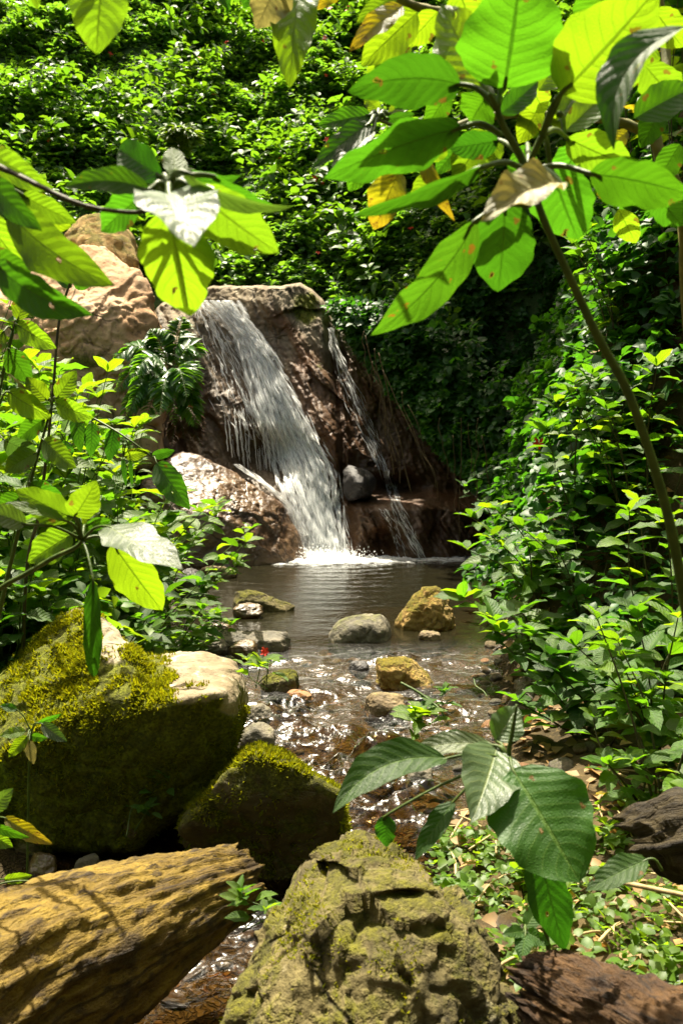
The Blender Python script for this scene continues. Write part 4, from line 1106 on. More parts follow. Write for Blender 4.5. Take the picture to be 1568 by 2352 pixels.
tag(o, 'patches of larger leaved plants scattered through the hillside creeper', 'creeper', kind='stuff')

# red flowers in the creepers
def flower_mesh(seed, petals=5):
    r = np.random.default_rng(seed); V = []; F_ = []
    for k in range(petals):
        a = k * 2 * math.pi / petals + r.uniform(-.2, .2); c, s = math.cos(a), math.sin(a)
        pts = [(0, 0, 0), (.45, -.28, .22), (.5, 0, .12), (.45, .28, .22), (1.0, -.12, .12), (1.05, .12, .12)]
        b = len(V)
        for x, y, z in pts: V.append((c * x - s * y, s * x + c * y, z))
        F_ += [(b, b + 1, b + 2), (b, b + 2, b + 3), (b + 1, b + 4, b + 2), (b + 2, b + 4, b + 5), (b + 2, b + 5, b + 3)]
    return mesh_np('flower', np.array(V), np.array(F_), M['flower'])
FL = [flower_mesh(k) for k in range(3)]
def add_flowers(par, P, N_, n, rng, size=(.035, .06)):
    u, v, f = proj_np(P); ok = np.where((u > 0) & (u < 1568) & (v > 0) & (v < 1200))[0]
    for i in rng.choice(ok, n, replace=False):
        o = link('flower', FL[rng.integers(3)], par)
        o.location = P[i] + N_[i] * .06 - np.array([0, .05, 0]); o.scale = (rng.uniform(*size),) * 3
        o.rotation_euler = (rng.uniform(.5, 1.4), rng.uniform(-.4, .4), rng.uniform(-.6, .6))
add_flowers(left_hill, lp, ln_, 26, rngc); add_flowers(back_hill, bp, bn, 26, rngc); add_flowers(right_bank, rp, rn, 6, rngc)

# unseen trees above and behind the picture, crowns shaped for their shade
def canopy_tree(label, x, y, z0, top, blobs, n, seed, size=(.16, .26)):
    t = thing('shade_tree', (x, y, z0), label, 'tree')
    mg = Merge(); r = np.random.default_rng(seed)
    hub = np.array([x, y, top])
    mg.tube(catmull([np.array([x, y, z0 - .4]), np.array([x + .1, y, (z0 + top) / 2]), hub], 14), np.linspace(.22, .12, 14), 10, .15, seed)
    for c, rad in blobs:
        mg.tube(catmull([hub, (hub + np.array(c)) / 2 + [0, 0, .3], np.array(c)], 9), np.linspace(.09, .02, 9), 6)
    link('trunk', mg.mesh('trunk', M['stem_dark']), t)
    P = []
    for c, rad in blobs:
        d = r.normal(size=(n, 3)); d /= np.linalg.norm(d, axis=1)[:, None]
        P.append(np.array(c) + d * np.array(rad) * r.uniform(.3, 1, (n, 1)) ** .5)
    P = np.concatenate(P)
    P = P[fbm(P * .9, 3, seed) > -.22]
    ax = r.normal(0, .5, P.shape) + [0, 0, 1]; ax /= np.linalg.norm(ax, axis=1)[:, None]
    tag(link('crown', leaves_mesh('crown', *sprigs(P, ax, r.uniform(*size, len(P)), 5, r), M['canopy']), t), kind='stuff')
canopy_tree('tall tree on the right bank shading the dark creeper', 6.2, 9.5, 3.0, 8.3,
            [((3.4, 12.6, 9.6), (2.6, 1.9, .9)), ((1.9, 13.6, 10.2), (2.0, 1.5, .8)), ((4.6, 10.6, 8.8), (2.0, 1.9, .9)), ((2.7, 11.0, 8.4), (1.5, 1.3, .7)), ((3.9, 8.7, 7.6), (1.8, 1.5, .8)), ((1.0, 14.9, 10.4), (1.3, 1.0, .6)), ((2.3, 12.3, 9.3), (1.7, 1.3, .6)), ((1.5, 11.6, 8.9), (1.0, 1.2, .5)), ((2.6, 9.6, 7.7), (1.2, 1.2, .5)), ((2.6, 7.5, 6.7), (1.0, .9, .4)), ((.6, 15.2, 10.1), (.75, 1.1, .45)), ((1.5, 15.3, 10.3), (.9, 1.1, .5)), ((.95, 13.9, 9.4), (.6, .8, .4))], 620, 5)
canopy_tree('unseen forest tree put behind the photographer to block sky light', 1.5, -4.5, 0, 5.0,
            [((0, -4.2, 6.8), (4.0, 1.6, 2.6)), ((-4.0, -3.6, 4.6), (2.8, 1.5, 3.0)), ((4.2, -3.2, 4.6), (2.8, 1.5, 3.0)), ((0, -4.0, 3.2), (3.0, 1.2, 2.0))], 900, 6, (.22, .34))  # added out of view to cut the sky light on the boulder fronts

# ------------------------------------------------------------------ single broad leaves
def leaf_profile(t, tipk=1.0):
    p = t ** .62 * (1 - t) ** (.92 * tipk)
    return p / (0.403 ** .62 * .597 ** .92)
def leaf_grid(L, W, nl, nw, fold, droop, bow, wave, rng, quilt=.012, tipk=1.0, twist=0.0):
    t = np.linspace(0, 1, nl); x = np.linspace(-1, 1, nw)
    Tg, Xg = np.meshgrid(t, x, indexing='ij')
    hw = W / 2 * np.clip(leaf_profile(Tg, tipk), .004, None)
    hw = hw * (1 + (.035 * np.sin(Tg * 31 + np.sign(Xg) * rng.uniform(0, 6)) + .045 * np.sin(Tg * 13 + np.sign(Xg) * rng.uniform(1, 6))) * np.abs(Xg) ** 3)
    yy = Tg * L; xx = Xg * hw + bow * L * 4 * Tg * (1 - Tg)
    zz = fold * np.abs(Xg) * hw + droop * L * 4 * Tg * (1 - Tg) - .10 * fold * W * (Tg ** 2)
    zz = zz + wave * W * np.abs(Xg) ** 2 * np.sin(Tg * 15 + np.sign(Xg) * 1.3 + rng.uniform(0, 6)) * np.sin(np.pi * np.clip(Tg, 0, 1)) ** .5
    zz = zz - quilt * W * np.cos((Tg * 9 - np.abs(Xg) ** 1.25 * 2) * 2 * np.pi) * np.abs(Xg) * (1 - np.abs(Xg)) * 3
    a = twist * Tg
    x2 = xx * np.cos(a) - zz * np.sin(a); z2 = xx * np.sin(a) + zz * np.cos(a)
    V = np.stack([x2, yy, z2], -1).reshape(-1, 3)
    uv = np.stack([Xg * .5 + .5, Tg], -1).reshape(-1, 2)
    return V, grid_faces(nw, nl), uv
CAMP = Vector((0, 0, CAM_Z))
def frame(d, nrm):
    d = d.normalized(); s = d.cross(nrm).normalized(); n = s.cross(d)
    return Matrix((s, d, n)).transposed()
def big_leaf(par, u0, v0, u1, v1, w, mat, Y, dY=0.0, tilt=0.0, fold=.25, droop=.04, bow=0.0, wave=.05, tipk=1.0, twist=0.0, seed=None, node=None, pet=.006, petm='stem'):
    """a broad leaf whose blade runs from picture point 0 to picture point 1 at the distance Y; W its apparent width"""
    rng = random.Random(hash((u0, v0, u1, v1)) & 0xffff if seed is None else seed)
    b = at(u0, v0, Y); t = at(u1, v1, Y + dY)
    L = (t - b).length; W = w * Y / F / max(.35, math.cos(math.radians(tilt)))
    n = (CAMP - (b + t) / 2).normalized()
    Mx = frame(t - b, n)
    Mx = Mx @ Matrix.Rotation(math.radians(tilt), 3, 'Y')
    V, f, uv = leaf_grid(L, W, 22, 11, fold, droop, bow, wave, rng, tipk=tipk, twist=twist)
    o = link('leaf', mesh_np('leaf', V, f, M[mat], uv=uv), par)
    M4 = Mx.to_4x4(); M4.translation = b
    o.matrix_basis = M4
    if node is not None:
        nd = at(*node); mid = (nd + b) / 2 + Vector((0, 0, .012))
        pth = catmull([np.array(nd), np.array(mid), np.array(b), np.array(b + (t - b) * .12)], 12)
        V2, tot, flat = tube_np(pth, np.linspace(pet, pet * .55, 12), 7)
        me = mesh_np('leaf_stalk', V2, (tot, flat), M[petm])
        s = link('leaf_stalk', me, par)
    return o
def stem(par, pts, mat, name='stem', sides=9, n=48, bump=.12, seed=0):
    """pts: (u, v, Y, radius in picture units)"""
    c = catmull([at_np(*p[:3]) for p in pts], n); r = catmull([np.array([p[3] * p[2] / F, 0, 0]) for p in pts], n)[:, 0]
    V, tot, flat = tube_np(c, r, sides, bump, seed)
    return link(name, mesh_np(name, V, (tot, flat), M[mat]), par)

# ------------------------------------------------------------------ broad leaved shrub, upper right
Y0 = 1.75
pr = thing('broad_leaf_shrub', tuple(at(1640, 1900, 1.9)), 'broad leaved shrub with a long green stem arching in at the upper right', 'shrub')
stem(pr, [(1700, 2810, 2.0, 18), (1685, 2400, 1.98, 17), (1650, 1900, 1.95, 15), (1590, 1500, 1.9, 13), (1545, 1240, 1.86, 12), (1500, 1070, 1.84, 11), (1440, 900, 1.82, 10.5), (1370, 770, 1.8, 10), (1300, 620, 1.78, 9), (1250, 510, 1.76, 8.5), (1214, 405, Y0, 8)], 'stem', n=70)
stem(pr, [(1214, 405, Y0, 10), (1190, 350, Y0, 9), (1160, 300, 1.72, 8), (1140, 250, 1.7, 7), (1124, 215, 1.68, 5)], 'stem', n=24)
stem(pr, [(1214, 405, Y0, 9), (1222, 360, 1.74, 7.5), (1250, 300, 1.72, 7), (1275, 245, 1.7, 6), (1290, 212, 1.68, 5)], 'stem', n=24)
nA, nB, nC = (1140, 250, 1.7), (1214, 395, Y0), (1245, 310, 1.72)
LV = [
 # u0 v0 u1 v1 width material Y dY tilt extras
 (1156, 205, 1196, -70, 232, 'leaf_big', 1.72, -.10, 12, dict(node=nA, fold=.2, wave=.06)),
 (1113, 200, 1012, 10, 128, 'leaf_lime', 1.74, .05, -10, dict(node=nA, wave=.05)),
 (1288, 215, 1512, -30, 196, 'leaf_lime', 1.66, -.12, 14, dict(node=nC, wave=.05, fold=.18)),
 (1058, 194, 798, 212, 112, 'leaf_big', 1.72, -.02, -20, dict(node=nA, bow=.10, fold=.3)),
 (1116, 222, 1078, 282, 92, 'leaf_big', 1.8, .04, 10, dict(node=nA)),
 (1150, 262, 1236, 186, 56, 'leaf_big', 1.85, .05, 0, {}),
 (1060, 292, 742, 412, 104, 'leaf_big', 1.68, -.02, -34, dict(node=(1150, 310, 1.74), bow=.06, wave=.09)),
 (1146, 322, 1028, 340, 64, 'leaf_dark', 1.85, .05, -15, dict(node=nB)),
 (1106, 384, 806, 497, 44, 'leaf_big', 1.62, -.05, -50, dict(node=nB, bow=.10, droop=.10, fold=.5)),
 (918, 392, 858, 528, 84, 'leaf_yellow', 1.95, .05, 10, dict(droop=.10, wave=.1)),
 (966, 345, 1043, 508, 36, 'leaf_yellow', 1.9, .0, 20, dict(droop=.08, wave=.12)),
 (1286, 418, 1104, 506, 84, 'leaf_wilt', 1.52, -.10, 38, dict(node=nB, wave=.16, fold=.5, droop=.08)),
 (1160, 458, 1143, 672, 142, 'leaf_big', 1.76, .12, -8, dict(node=nB, droop=.07, wave=.06)),
 (1262, 372, 1327, 552, 142, 'leaf_big', 1.80, .10, 12, dict(node=nC, droop=.06)),
 (1352, 398, 1592, 452, 106, 'leaf_big', 1.66, -.04, 32, dict(node=nB, bow=-.06)),
 (1300, 316, 1448, 382, 96, 'leaf_lime', 1.95, .1, 12, dict(node=nC, wave=.06)),
 (1296, 302, 1416, 200, 66, 'leaf_lime', 2.0, .1, -10, dict(node=(1284, 262, 1.71))),
 (1278, 278, 1342, 188, 76, 'leaf_lime', 2.05, .1, 8, {}),
 (1580, 60, 1408, 342, 86, 'leaf_dark', 1.5, -.05, 35, dict(bow=.16, droop=.10, fold=.5)),
 (1455, 272, 1600, 196, 84, 'leaf_big', 2.0, .05, -15, {}),
 (1094, 505, 850, 772, 96, 'leaf_spot', 1.68, .10, -24, dict(node=(1216, 470, 1.76), droop=.05, wave=.08, bow=-.05)),
 (958, 28, 828, 152, 92, 'leaf_lime', 2.0, .05, 10, {}),
 (1004, 26, 928, 108, 62, 'leaf_lime', 2.05, .05, -10, {}),
 (925, 14, 802, 118, 50, 'leaf_yellow', 1.9, -.05, 25, dict(droop=.08, wave=.1)),
 (910, -15, 818, 52, 44, 'leaf_lime', 2.1, 0, 10, {}),
 (1002, 88, 1056, 152, 56, 'leaf_lime', 2.15, .05, 0, {}),
 (962, 335, 944, 398, 46, 'leaf_lime', 2.1, .03, 10, {}),
 (1022, 325, 978, 372, 46, 'leaf_lime', 2.1, .03, -10, {}),
 (1148, 322, 1120, 392, 38, 'leaf_lime', 2.1, .03, 10, {}),
 (1236, 208, 1296, 120, 60, 'leaf_lime', 2.1, .05, 10, {}),
 (1420, 120, 1490, 60, 70, 'leaf_yellow', 2.2, .05, 10, {}),
 (1352, 120, 1440, 180, 74, 'leaf_lime', 2.2, .05, 0, {}),
 (1210, 330, 1180, 440, 62, 'leaf_big', 1.95, .05, -10, dict(node=nB)),
 (1376, 430, 1394, 462, 26, 'leaf_yellow', 2.2, 0, 0, {}),
 (1440, 300, 1372, 362, 40, 'leaf_yellow', 2.3, 0, 0, {}),
 (1000, 150, 905, 250, 88, 'leaf_big', 2.1, .06, 14, {}),
 (1120, 300, 1040, 420, 84, 'leaf_lime', 2.15, .06, 10, {}),
 (1330, 330, 1270, 440, 80, 'leaf_big', 2.1, .06, -10, {}),
 (1480, 150, 1560, 240, 90, 'leaf_lime', 2.1, .06, 10, {}),
 (1500, 440, 1568, 520, 70, 'leaf_dark', 2.0, .06, 10, {}),
 (870, 330, 800, 440, 70, 'leaf_big', 2.15, .06, 15, {}),
 (1010, 400, 940, 470, 56, 'leaf_lime', 2.2, .06, 10, {}),
 (1390, -20, 1340, 110, 110, 'leaf_big', 2.0, .06, 6, {}),
 (1050, -30, 1090, 80, 90, 'leaf_lime', 2.1, .06, -6, {}),
 (900, 110, 850, 200, 64, 'leaf_lime', 2.25, .06, 8, {}),
 (1420, 480, 1460, 560, 56, 'leaf_lime', 2.2, .06, 8, {}),
 (1215, 190, 1250, 260, 60, 'leaf_lime', 2.2, .06, 0, {}),

 (940, 60, 860, 190, 70, 'leaf_lime', 2.25, .05, 12, {}),
 (1060, 110, 985, 190, 62, 'leaf_lime', 2.3, .05, -8, {}),
 (1240, 240, 1190, 330, 60, 'leaf_lime', 2.3, .05, 8, {}),
 (1320, 210, 1270, 300, 56, 'leaf_lime', 2.3, .05, -8, {}),
 (1400, 60, 1330, 150, 70, 'leaf_lime', 2.3, .05, 8, {}),
 (1490, 90, 1440, 200, 76, 'leaf_lime', 2.35, .05, -10, {}),
 (1520, 250, 1470, 340, 60, 'leaf_big', 2.3, .05, 10, {}),
 (1500, 20, 1568, 110, 80, 'leaf_lime', 2.4, .05, 10, {}),
 (1240, 40, 1200, 150, 70, 'leaf_lime', 2.3, .05, 0, {}),
 (1090, 20, 1130, 120, 66, 'leaf_lime', 2.3, .05, 0, {}),
 (1060, 330, 1000, 400, 50, 'leaf_big', 2.2, .05, 10, {}),
 (930, 330, 900, 410, 44, 'leaf_lime', 2.2, .05, 0, {}),
 (1030, 210, 980, 290, 56, 'leaf_big', 2.2, .05, 0, {}),
 (1560, 330, 1500, 430, 60, 'leaf_big', 2.2, .05, 0, {}),

]
for a in LV:
    kw = dict(a[9]); big_leaf(pr, *a[:6], a[6], a[7], a[8], **kw)

pb = thing('small_tree', tuple(at(1600, 1100, 2.6)), 'thin yellowish lichen covered branch reaching in behind the upper right shrub', 'small tree')
stem(pb, [(1675, 2250, 2.85, 20), (1665, 1800, 2.8, 19), (1640, 1300, 2.7, 17), (1585, 760, 2.6, 16), (1572, 520, 2.5, 15), (1552, 430, 2.45, 14), (1520, 370, 2.4, 14), (1504, 318, 2.4, 14)], 'branch', name='trunk', n=40, bump=.3)
stem(pb, [(1504, 318, 2.4, 12), (1434, 284, 2.38, 11), (1350, 270, 2.36, 10), (1254, 264, 2.34, 9), (1154, 264, 2.32, 9), (1064, 284, 2.3, 8), (1000, 326, 2.3, 6), (965, 342, 2.3, 4)], 'branch', name='branch', n=60, bump=.3)
stem(pb, [(1504, 318, 2.4, 12), (1512, 250, 2.42, 11), (1530, 170, 2.45, 11), (1522, 60, 2.5, 10), (1500, -60, 2.5, 9)], 'branch', name='branch', n=40, bump=.3)
stem(pb, [(1000, 326, 2.3, 5), (930, 300, 2.3, 4), (870, 275, 2.3, 4)], 'branch', name='branch', n=20)
nd = (868, 275, 2.3)
for a in [(852, 264, 728, 288, 46, 'leaf_big', 2.25, -.05, 25), (850, 282, 716, 386, 52, 'leaf_big', 2.2, -.1, 15), (884, 272, 952, 262, 26, 'leaf_big', 2.3, .1, 30),
          (870, 255, 836, 222, 32, 'leaf_lime', 2.35, 0, 10), (856, 300, 760, 392, 40, 'leaf_grey', 2.2, -.1, 40), (890, 262, 930, 232, 30, 'leaf_lime', 2.35, .1, 10), (845, 268, 790, 318, 40, 'leaf_dark', 2.35, -.1, -10)]:
    big_leaf(pb, *a, node=nd, wave=.08)
tb = thing('overhanging_branch', tuple(at(1004, 26, 2.2)), 'thick bare twig crossing the top edge above the upper right leaves', 'branch')
stem(tb, [(1110, 22, 2.25, 8), (1050, 24, 2.22, 9), (1000, 24, 2.2, 9), (930, 2, 2.2, 10), (880, -60, 2.2, 11), (800, -200, 2.2, 12)], 'branch', n=40, bump=.3)
for a in [(690, -40, 664, 202, 98, 'leaf_lime', 1.9, -.05, 10), (640, -50, 588, 66, 96, 'leaf_wilt', 1.85, 0, -10), (500, -50, 527, 28, 34, 'leaf_dark', 1.9, 0, 0), (790, -40, 727, 22, 40, 'leaf_yellow', 1.9, 0, 10), (600, -60, 560, 20, 60, 'leaf_dark', 2.0, 0, 10)]:
    big_leaf(tb, *a, node=(a[0] + 20, a[1] - 80, 2.0), wave=.10, droop=.06)
tb2 = thing('overhanging_branch', tuple(at(240, -140, 1.7)), 'bright yellow green leaf hanging from a twig at the top left', 'branch')
stem(tb2, [(20, -180, 1.75, 8), (150, -150, 1.72, 7), (245, -140, 1.7, 6), (330, -170, 1.7, 5)], 'stem')
big_leaf(tb2, 240, -90, 221, 124, 128, 'leaf_lime', 1.68, 0, 12, node=(245, -140, 1.7), wave=.04, tipk=.9)
big_leaf(tb2, 78, -60, 86, 22, 34, 'leaf_lime', 1.75, 0, 12, node=(110, -160, 1.72))

# ------------------------------------------------------------------ broad leaved branch, upper left
pl = thing('broad_leaf_shrub', tuple(at(-120, 700, 1.7)), 'broad leaved branch reaching in from the left with a rosette of lime leaves', 'shrub')
stem(pl, [(-500, 2950, 1.95, 16), (-480, 2000, 1.9, 14), (-420, 900, 1.82, 11), (-240, 420, 1.75, 9), (-60, 362, 1.68, 7.5), (0, 384, 1.66, 7), (60, 412, 1.64, 6.5), (130, 446, 1.62, 6), (200, 474, 1.6, 5.5), (300, 488, 1.58, 5), (340, 478, 1.57, 5), (388, 440, 1.56, 5)], 'stem_dark', n=60, bump=.3)
nl_ = (388, 440, 1.56)
for a in [
 (372, 406, 272, 342, 76, 'leaf_dark', 1.58, .06, -8, dict(tipk=.7)),
 (402, 414, 398, 338, 56, 'leaf_lime', 1.7, .05, 10, {}),
 (346, 436, 146, 430, 58, 'leaf_spot', 1.54, -.02, 25, dict(bow=.08)),
 (322, 452, 232, 532, 74, 'leaf_big', 1.65, .05, 12, {}),
 (388, 444, 446, 560, 166, 'leaf_grey', 1.48, -.16, -22, dict(fold=.35, wave=.05)),
 (386, 474, 437, 728, 166, 'leaf_lime', 1.50, .14, 8, dict(wave=.035, fold=.16)),
 (436, 428, 640, 582, 124, 'leaf_lime', 1.54, .08, 22, dict(wave=.04, fold=.2)),
 (416, 394, 671, 476, 34, 'leaf_grey', 1.46, -.05, 42, dict(bow=.07, fold=.6)),
 (430, 392, 556, 402, 40, 'leaf_big', 1.62, .1, 35, dict(bow=.10)),
 (486, 404, 640, 478, 36, 'leaf_dark', 1.62, .05, 30, dict(bow=.05)),
]:
    big_leaf(pl, *a[:9], node=nl_, **a[9])
for a in [
 (-30, 344, 124, 438, 66, 'leaf_lime', 1.7, -.05, 20, {}), (52, 448, 176, 512, 56, 'leaf_lime', 1.75, 0, 15, {}), (-40, 400, 96, 530, 66, 'leaf_big', 1.6, -.05, 20, {}),
 (20, 484, 263, 656, 108, 'leaf_lime', 1.7, -.08, 18, dict(bow=.04)), (-10, 606, 213, 724, 84, 'leaf_big', 1.66, -.08, 22, dict(bow=.05)), (-50, 584, 78, 622, 64, 'leaf_big', 1.72, 0, 10, {}),
 (60, 500, 166, 520, 44, 'leaf_lime', 1.85, .05, 25, {}), (-60, 470, 60, 620, 70, 'leaf_lime', 1.9, .05, 10, {})]:
    big_leaf(pl, *a[:9], node=(-60, a[1] - 20, 1.7), **a[9])

pm_ = thing('broad_leaf_shrub', tuple(at(-60, 1500, 2.9)), 'dense lime broad leaved shrub along the left edge beside the salmon boulder', 'shrub')
for q in ([(-90, 1900, 3.0, 9), (-60, 1400, 2.95, 7), (-20, 1000, 2.9, 5), (30, 760, 2.85, 4)], [(-90, 1900, 3.0, 8), (-20, 1500, 2.9, 6), (60, 1150, 2.85, 4), (120, 930, 2.8, 3)]):
    stem(pm_, q, 'stem', n=40)
for i, (u0, v0, u1, v1, w, mt, t, nd_) in enumerate([
 (40, 745, 130, 800, 52, 'leaf_lime', 18, (30, 760, 2.85)), (10, 760, -60, 830, 60, 'leaf_lime', 10, (30, 760, 2.85)), (40, 735, 70, 660, 44, 'leaf_lime', -8, (30, 760, 2.85)), (20, 800, 70, 880, 56, 'leaf_big', 10, (15, 830, 2.87)),
 (0, 860, -70, 900, 54, 'leaf_lime', 20, (5, 880, 2.88)), (20, 900, 120, 960, 58, 'leaf_lime', 20, (0, 930, 2.89)), (-10, 960, -80, 1040, 60, 'leaf_big', 10, (-14, 980, 2.9)), (10, 1010, 96, 1044, 50, 'leaf_grey', 40, (-20, 1000, 2.9)),
 (128, 925, 216, 960, 48, 'leaf_lime', 22, (120, 930, 2.8)), (110, 920, 60, 866, 46, 'leaf_lime', -10, (120, 930, 2.8)), (130, 915, 176, 850, 44, 'leaf_lime', 8, (120, 930, 2.8)), (104, 960, 40, 1010, 46, 'leaf_big', 15, (110, 960, 2.8)),
 (100, 1010, 176, 1076, 54, 'leaf_lime', 14, (92, 1030, 2.82)), (84, 1040, 10, 1084, 54, 'leaf_lime', 18, (88, 1045, 2.83)), (70, 1110, 150, 1150, 48, 'leaf_big', 25, (66, 1120, 2.84)), (50, 1140, -30, 1190, 54, 'leaf_big', 15, (58, 1150, 2.85))]):
    big_leaf(pm_, u0, v0, u1, v1, w, mt, 2.8, -.04 + .03 * (i % 4), t, node=nd_, pet=.003)

# lower left cluster
pc = thing('broad_leaf_shrub', tuple(at(-80, 1420, 2.3)), 'lower left branch tipped with a shiny white topped leaf over the boulder', 'shrub')
stem(pc, [(-300, 2450, 2.6, 11), (-250, 1800, 2.5, 10), (-120, 1440, 2.4, 8), (0, 1352, 2.35, 6.5), (60, 1318, 2.33, 6), (125, 1280, 2.31, 5.5), (172, 1258, 2.3, 5), (194, 1236, 2.3, 4)], 'stem', n=40)
nc = (190, 1240, 2.3)
for a in [
 (248, 1209, 420, 1308, 84, 'leaf_grey', 2.22, -.16, -48, dict(fold=.15, bow=.05)), (258, 1246, 374, 1404, 100, 'leaf_lime', 2.32, .14, 12, dict(wave=.03)),
 (170, 1190, 36, 1124, 74, 'leaf_lime', 2.26, .0, -15, {}), (172, 1186, 222, 1104, 72, 'leaf_lime', 2.25, -.05, 12, {}), (196, 1210, 224, 1132, 40, 'leaf_lime', 2.35, .05, 5, {}),
 (166, 1226, 64, 1292, 76, 'leaf_lime', 2.35, .0, 10, {}), (196, 1206, 256, 1196, 30, 'leaf_big', 2.35, .05, 20, {}), (150, 1196, -16, 1162, 26, 'leaf_lime', 2.25, -.05, 35, dict(bow=.06)),
 (60, 1204, -40, 1168, 54, 'leaf_grey', 2.2, -.05, 15, {}), (214, 1330, 216, 1556, 34, 'leaf_dark', 2.22, .0, 20, dict(bow=-.03, fold=.7, wave=.14, tipk=.6))]:
    big_leaf(pc, *a[:9], node=nc, pet=.004, **a[9])
pe = thing('broad_leaf_shrub', tuple(at(250, 1300, 4.2)), 'arching weedy stem with drooping dark leaves left of the waterfall', 'shrub')
stem(pe, [(48, 1740, 4.35, 5), (60, 1330, 4.3, 4), (90, 1180, 4.3, 4), (108, 1040, 4.25, 3.6), (122, 900, 4.2, 3.2), (136, 740, 4.2, 3), (164, 640, 4.2, 2.5), (176, 600, 4.2, 2)], 'stem_dark', n=50)
stem(pe, [(60, 960, 4.2, 2), (130, 938, 4.15, 2.6), (190, 950, 4.1, 2.6), (250, 980, 4.05, 2.4), (300, 1012, 4.0, 2.2), (350, 1050, 4.0, 2)], 'stem', n=40)
for a in [(360, 1062, 436, 1170, 62, 'leaf_dark', 3.95, -.05, 10, (350, 1050, 4.0)), (176, 950, 186, 1040, 34, 'leaf_dark', 4.1, 0, 10, (176, 945, 4.1)), (212, 970, 208, 1050, 36, 'leaf_dark', 4.1, 0, -10, (210, 960, 4.1)),
          (112, 1006, 108, 1066, 42, 'leaf_dark', 4.1, 0, 10, (110, 990, 4.1)), (150, 1012, 146, 1066, 44, 'leaf_dark', 4.12, 0, 10, (130, 990, 4.1)), (262, 984, 250, 1060, 36, 'leaf_dark', 4.05, 0, -10, (255, 978, 4.05)),
          (350, 1046, 402, 1034, 24, 'leaf_big', 4.0, 0, 20, (345, 1045, 4.0)), (285, 1048, 345, 1036, 28, 'leaf_lime', 4.0, 0, 10, (290, 1020, 4.0)), (283, 1052, 290, 1118, 12, 'leaf_dark', 4.0, 0, 10, (283, 1010, 4.0)), (300, 1052, 304, 1118, 10, 'leaf_dark', 4.0, 0, 10, (290, 1010, 4.0)),
          (164, 660, 130, 640, 20, 'leaf_big', 4.2, 0, 10, (166, 650, 4.2)), (170, 648, 205, 660, 24, 'leaf_big', 4.2, 0, 20, (168, 650, 4.2)), (176, 602, 206, 588, 18, 'leaf_big', 4.2, 0, 20, (176, 600, 4.2)), (150, 700, 110, 690, 20, 'leaf_lime', 4.2, 0, 20, (148, 700, 4.2))]:
    big_leaf(pe, *a[:9], node=a[9], pet=.003)

# ------------------------------------------------------------------ foreground plant, lower right
pf = thing('broad_leaf_plant', tuple(at(1240, 2180, 2.3)), 'foreground plant with big dull green leaves over the rapids', 'plant')
stem(pf, [(1280, 2540, 2.32, 7), (1260, 2190, 2.3, 6), (1215, 2000, 2.2, 6), (1180, 1850, 2.12, 6), (1168, 1740, 2.1, 6), (1176, 1680, 2.1, 5), (1186, 1618, 2.1, 3)], 'stem', n=40)
nf = (1166, 1745, 2.1)
for a in [
 (1138, 1702, 1188, 1622, 82, 'leaf_grey', 2.14, .05, 10, {}), (1140, 1716, 1084, 1888, 148, 'leaf_grey', 2.12, -.20, -10, dict(wave=.05, tipk=1.1)),
 (1176, 1766, 1330, 2026, 204, 'leaf_big', 2.04, -.16, -6, dict(wave=.05, tipk=.8, fold=.2)), (1026, 1742, 764, 1866, 92, 'leaf_big', 2.05, -.12, 25, dict(bow=.14, fold=.4)),
 (1126, 1712, 930, 1734, 52, 'leaf_grey', 2.12, .0, 25, dict(bow=.06)), (1042, 1840, 952, 1976, 50, 'leaf_dark', 2.1, -.05, 20, {}), (1146, 1776, 1186, 1900, 62, 'leaf_lime', 2.2, .05, 5, {}),
 (1238, 1950, 1296, 2186, 100, 'leaf_dark', 2.16, -.02, 15, dict(wave=.04)), (1486, 1974, 1344, 2046, 66, 'leaf_dark', 2.2, -.05, 20, {}), (888, 1872, 886, 1946, 50, 'leaf_dark', 2.1, 0, 15, {}),
 (1070, 1690, 985, 1700, 30, 'leaf_big', 2.2, .0, 25, {})]:
    big_leaf(pf, *a[:9], node=nf if a[0] < 1400 else (1520, 2000, 2.2), pet=.004, **a[9])
pg = thing('seedling', tuple(at(1206, 2230, 2.35)), 'small four leaved seedling beside the craggy boulder', 'seedling')
stem(pg, [(1206, 2240, 2.36, 4), (1204, 2140, 2.32, 3)], 'stem', n=10)
for a in [(1202, 2140, 1154, 2146, 30, 'leaf_big', 2.3, -.05, 20), (1208, 2140, 1262, 2170, 36, 'leaf_big', 2.3, -.05, 10), (1206, 2146, 1196, 2206, 44, 'leaf_big', 2.28, -.05, 5), (1206, 2132, 1240, 2076, 44, 'leaf_big', 2.35, .05, 5)]:
    big_leaf(pg, *a, node=(1205, 2140, 2.32), pet=.003)

# left edge plants in front of the huge boulder
ph = thing('broad_leaf_plant', tuple(at(20, 1990, 3.0)), 'ribbed yellow edged leaves at the left edge above the log', 'plant')
for a in [(10, 1878, 122, 1940, 38, 'leaf_yellow', 2.8, -.05, 20), (-30, 1866, 32, 1810, 44, 'leaf_grey', 2.85, 0, 10), (-30, 1910, 30, 1946, 40, 'leaf_lime', 2.75, 0, 10), (-30, 1890, 70, 1925, 22, 'leaf_big', 2.75, 0, 30), (10, 2020, 75, 2010, 26, 'leaf_lime', 2.9, 0, 20), (90, 2024, 146, 2004, 20, 'leaf_lime', 2.9, 0, 30)]:
    big_leaf(ph, *a, node=(-40, a[1] + 20, 2.85), pet=.003)
stem(ph, [(-40, 2060, 2.9, 5), (-45, 1960, 2.86, 4), (-40, 1880, 2.85, 3)], 'stem')
pi_ = thing('broad_leaf_plant', tuple(at(70, 1820, 3.3)), 'weedy sprig with pale leaves before the dark side of the huge boulder', 'plant')
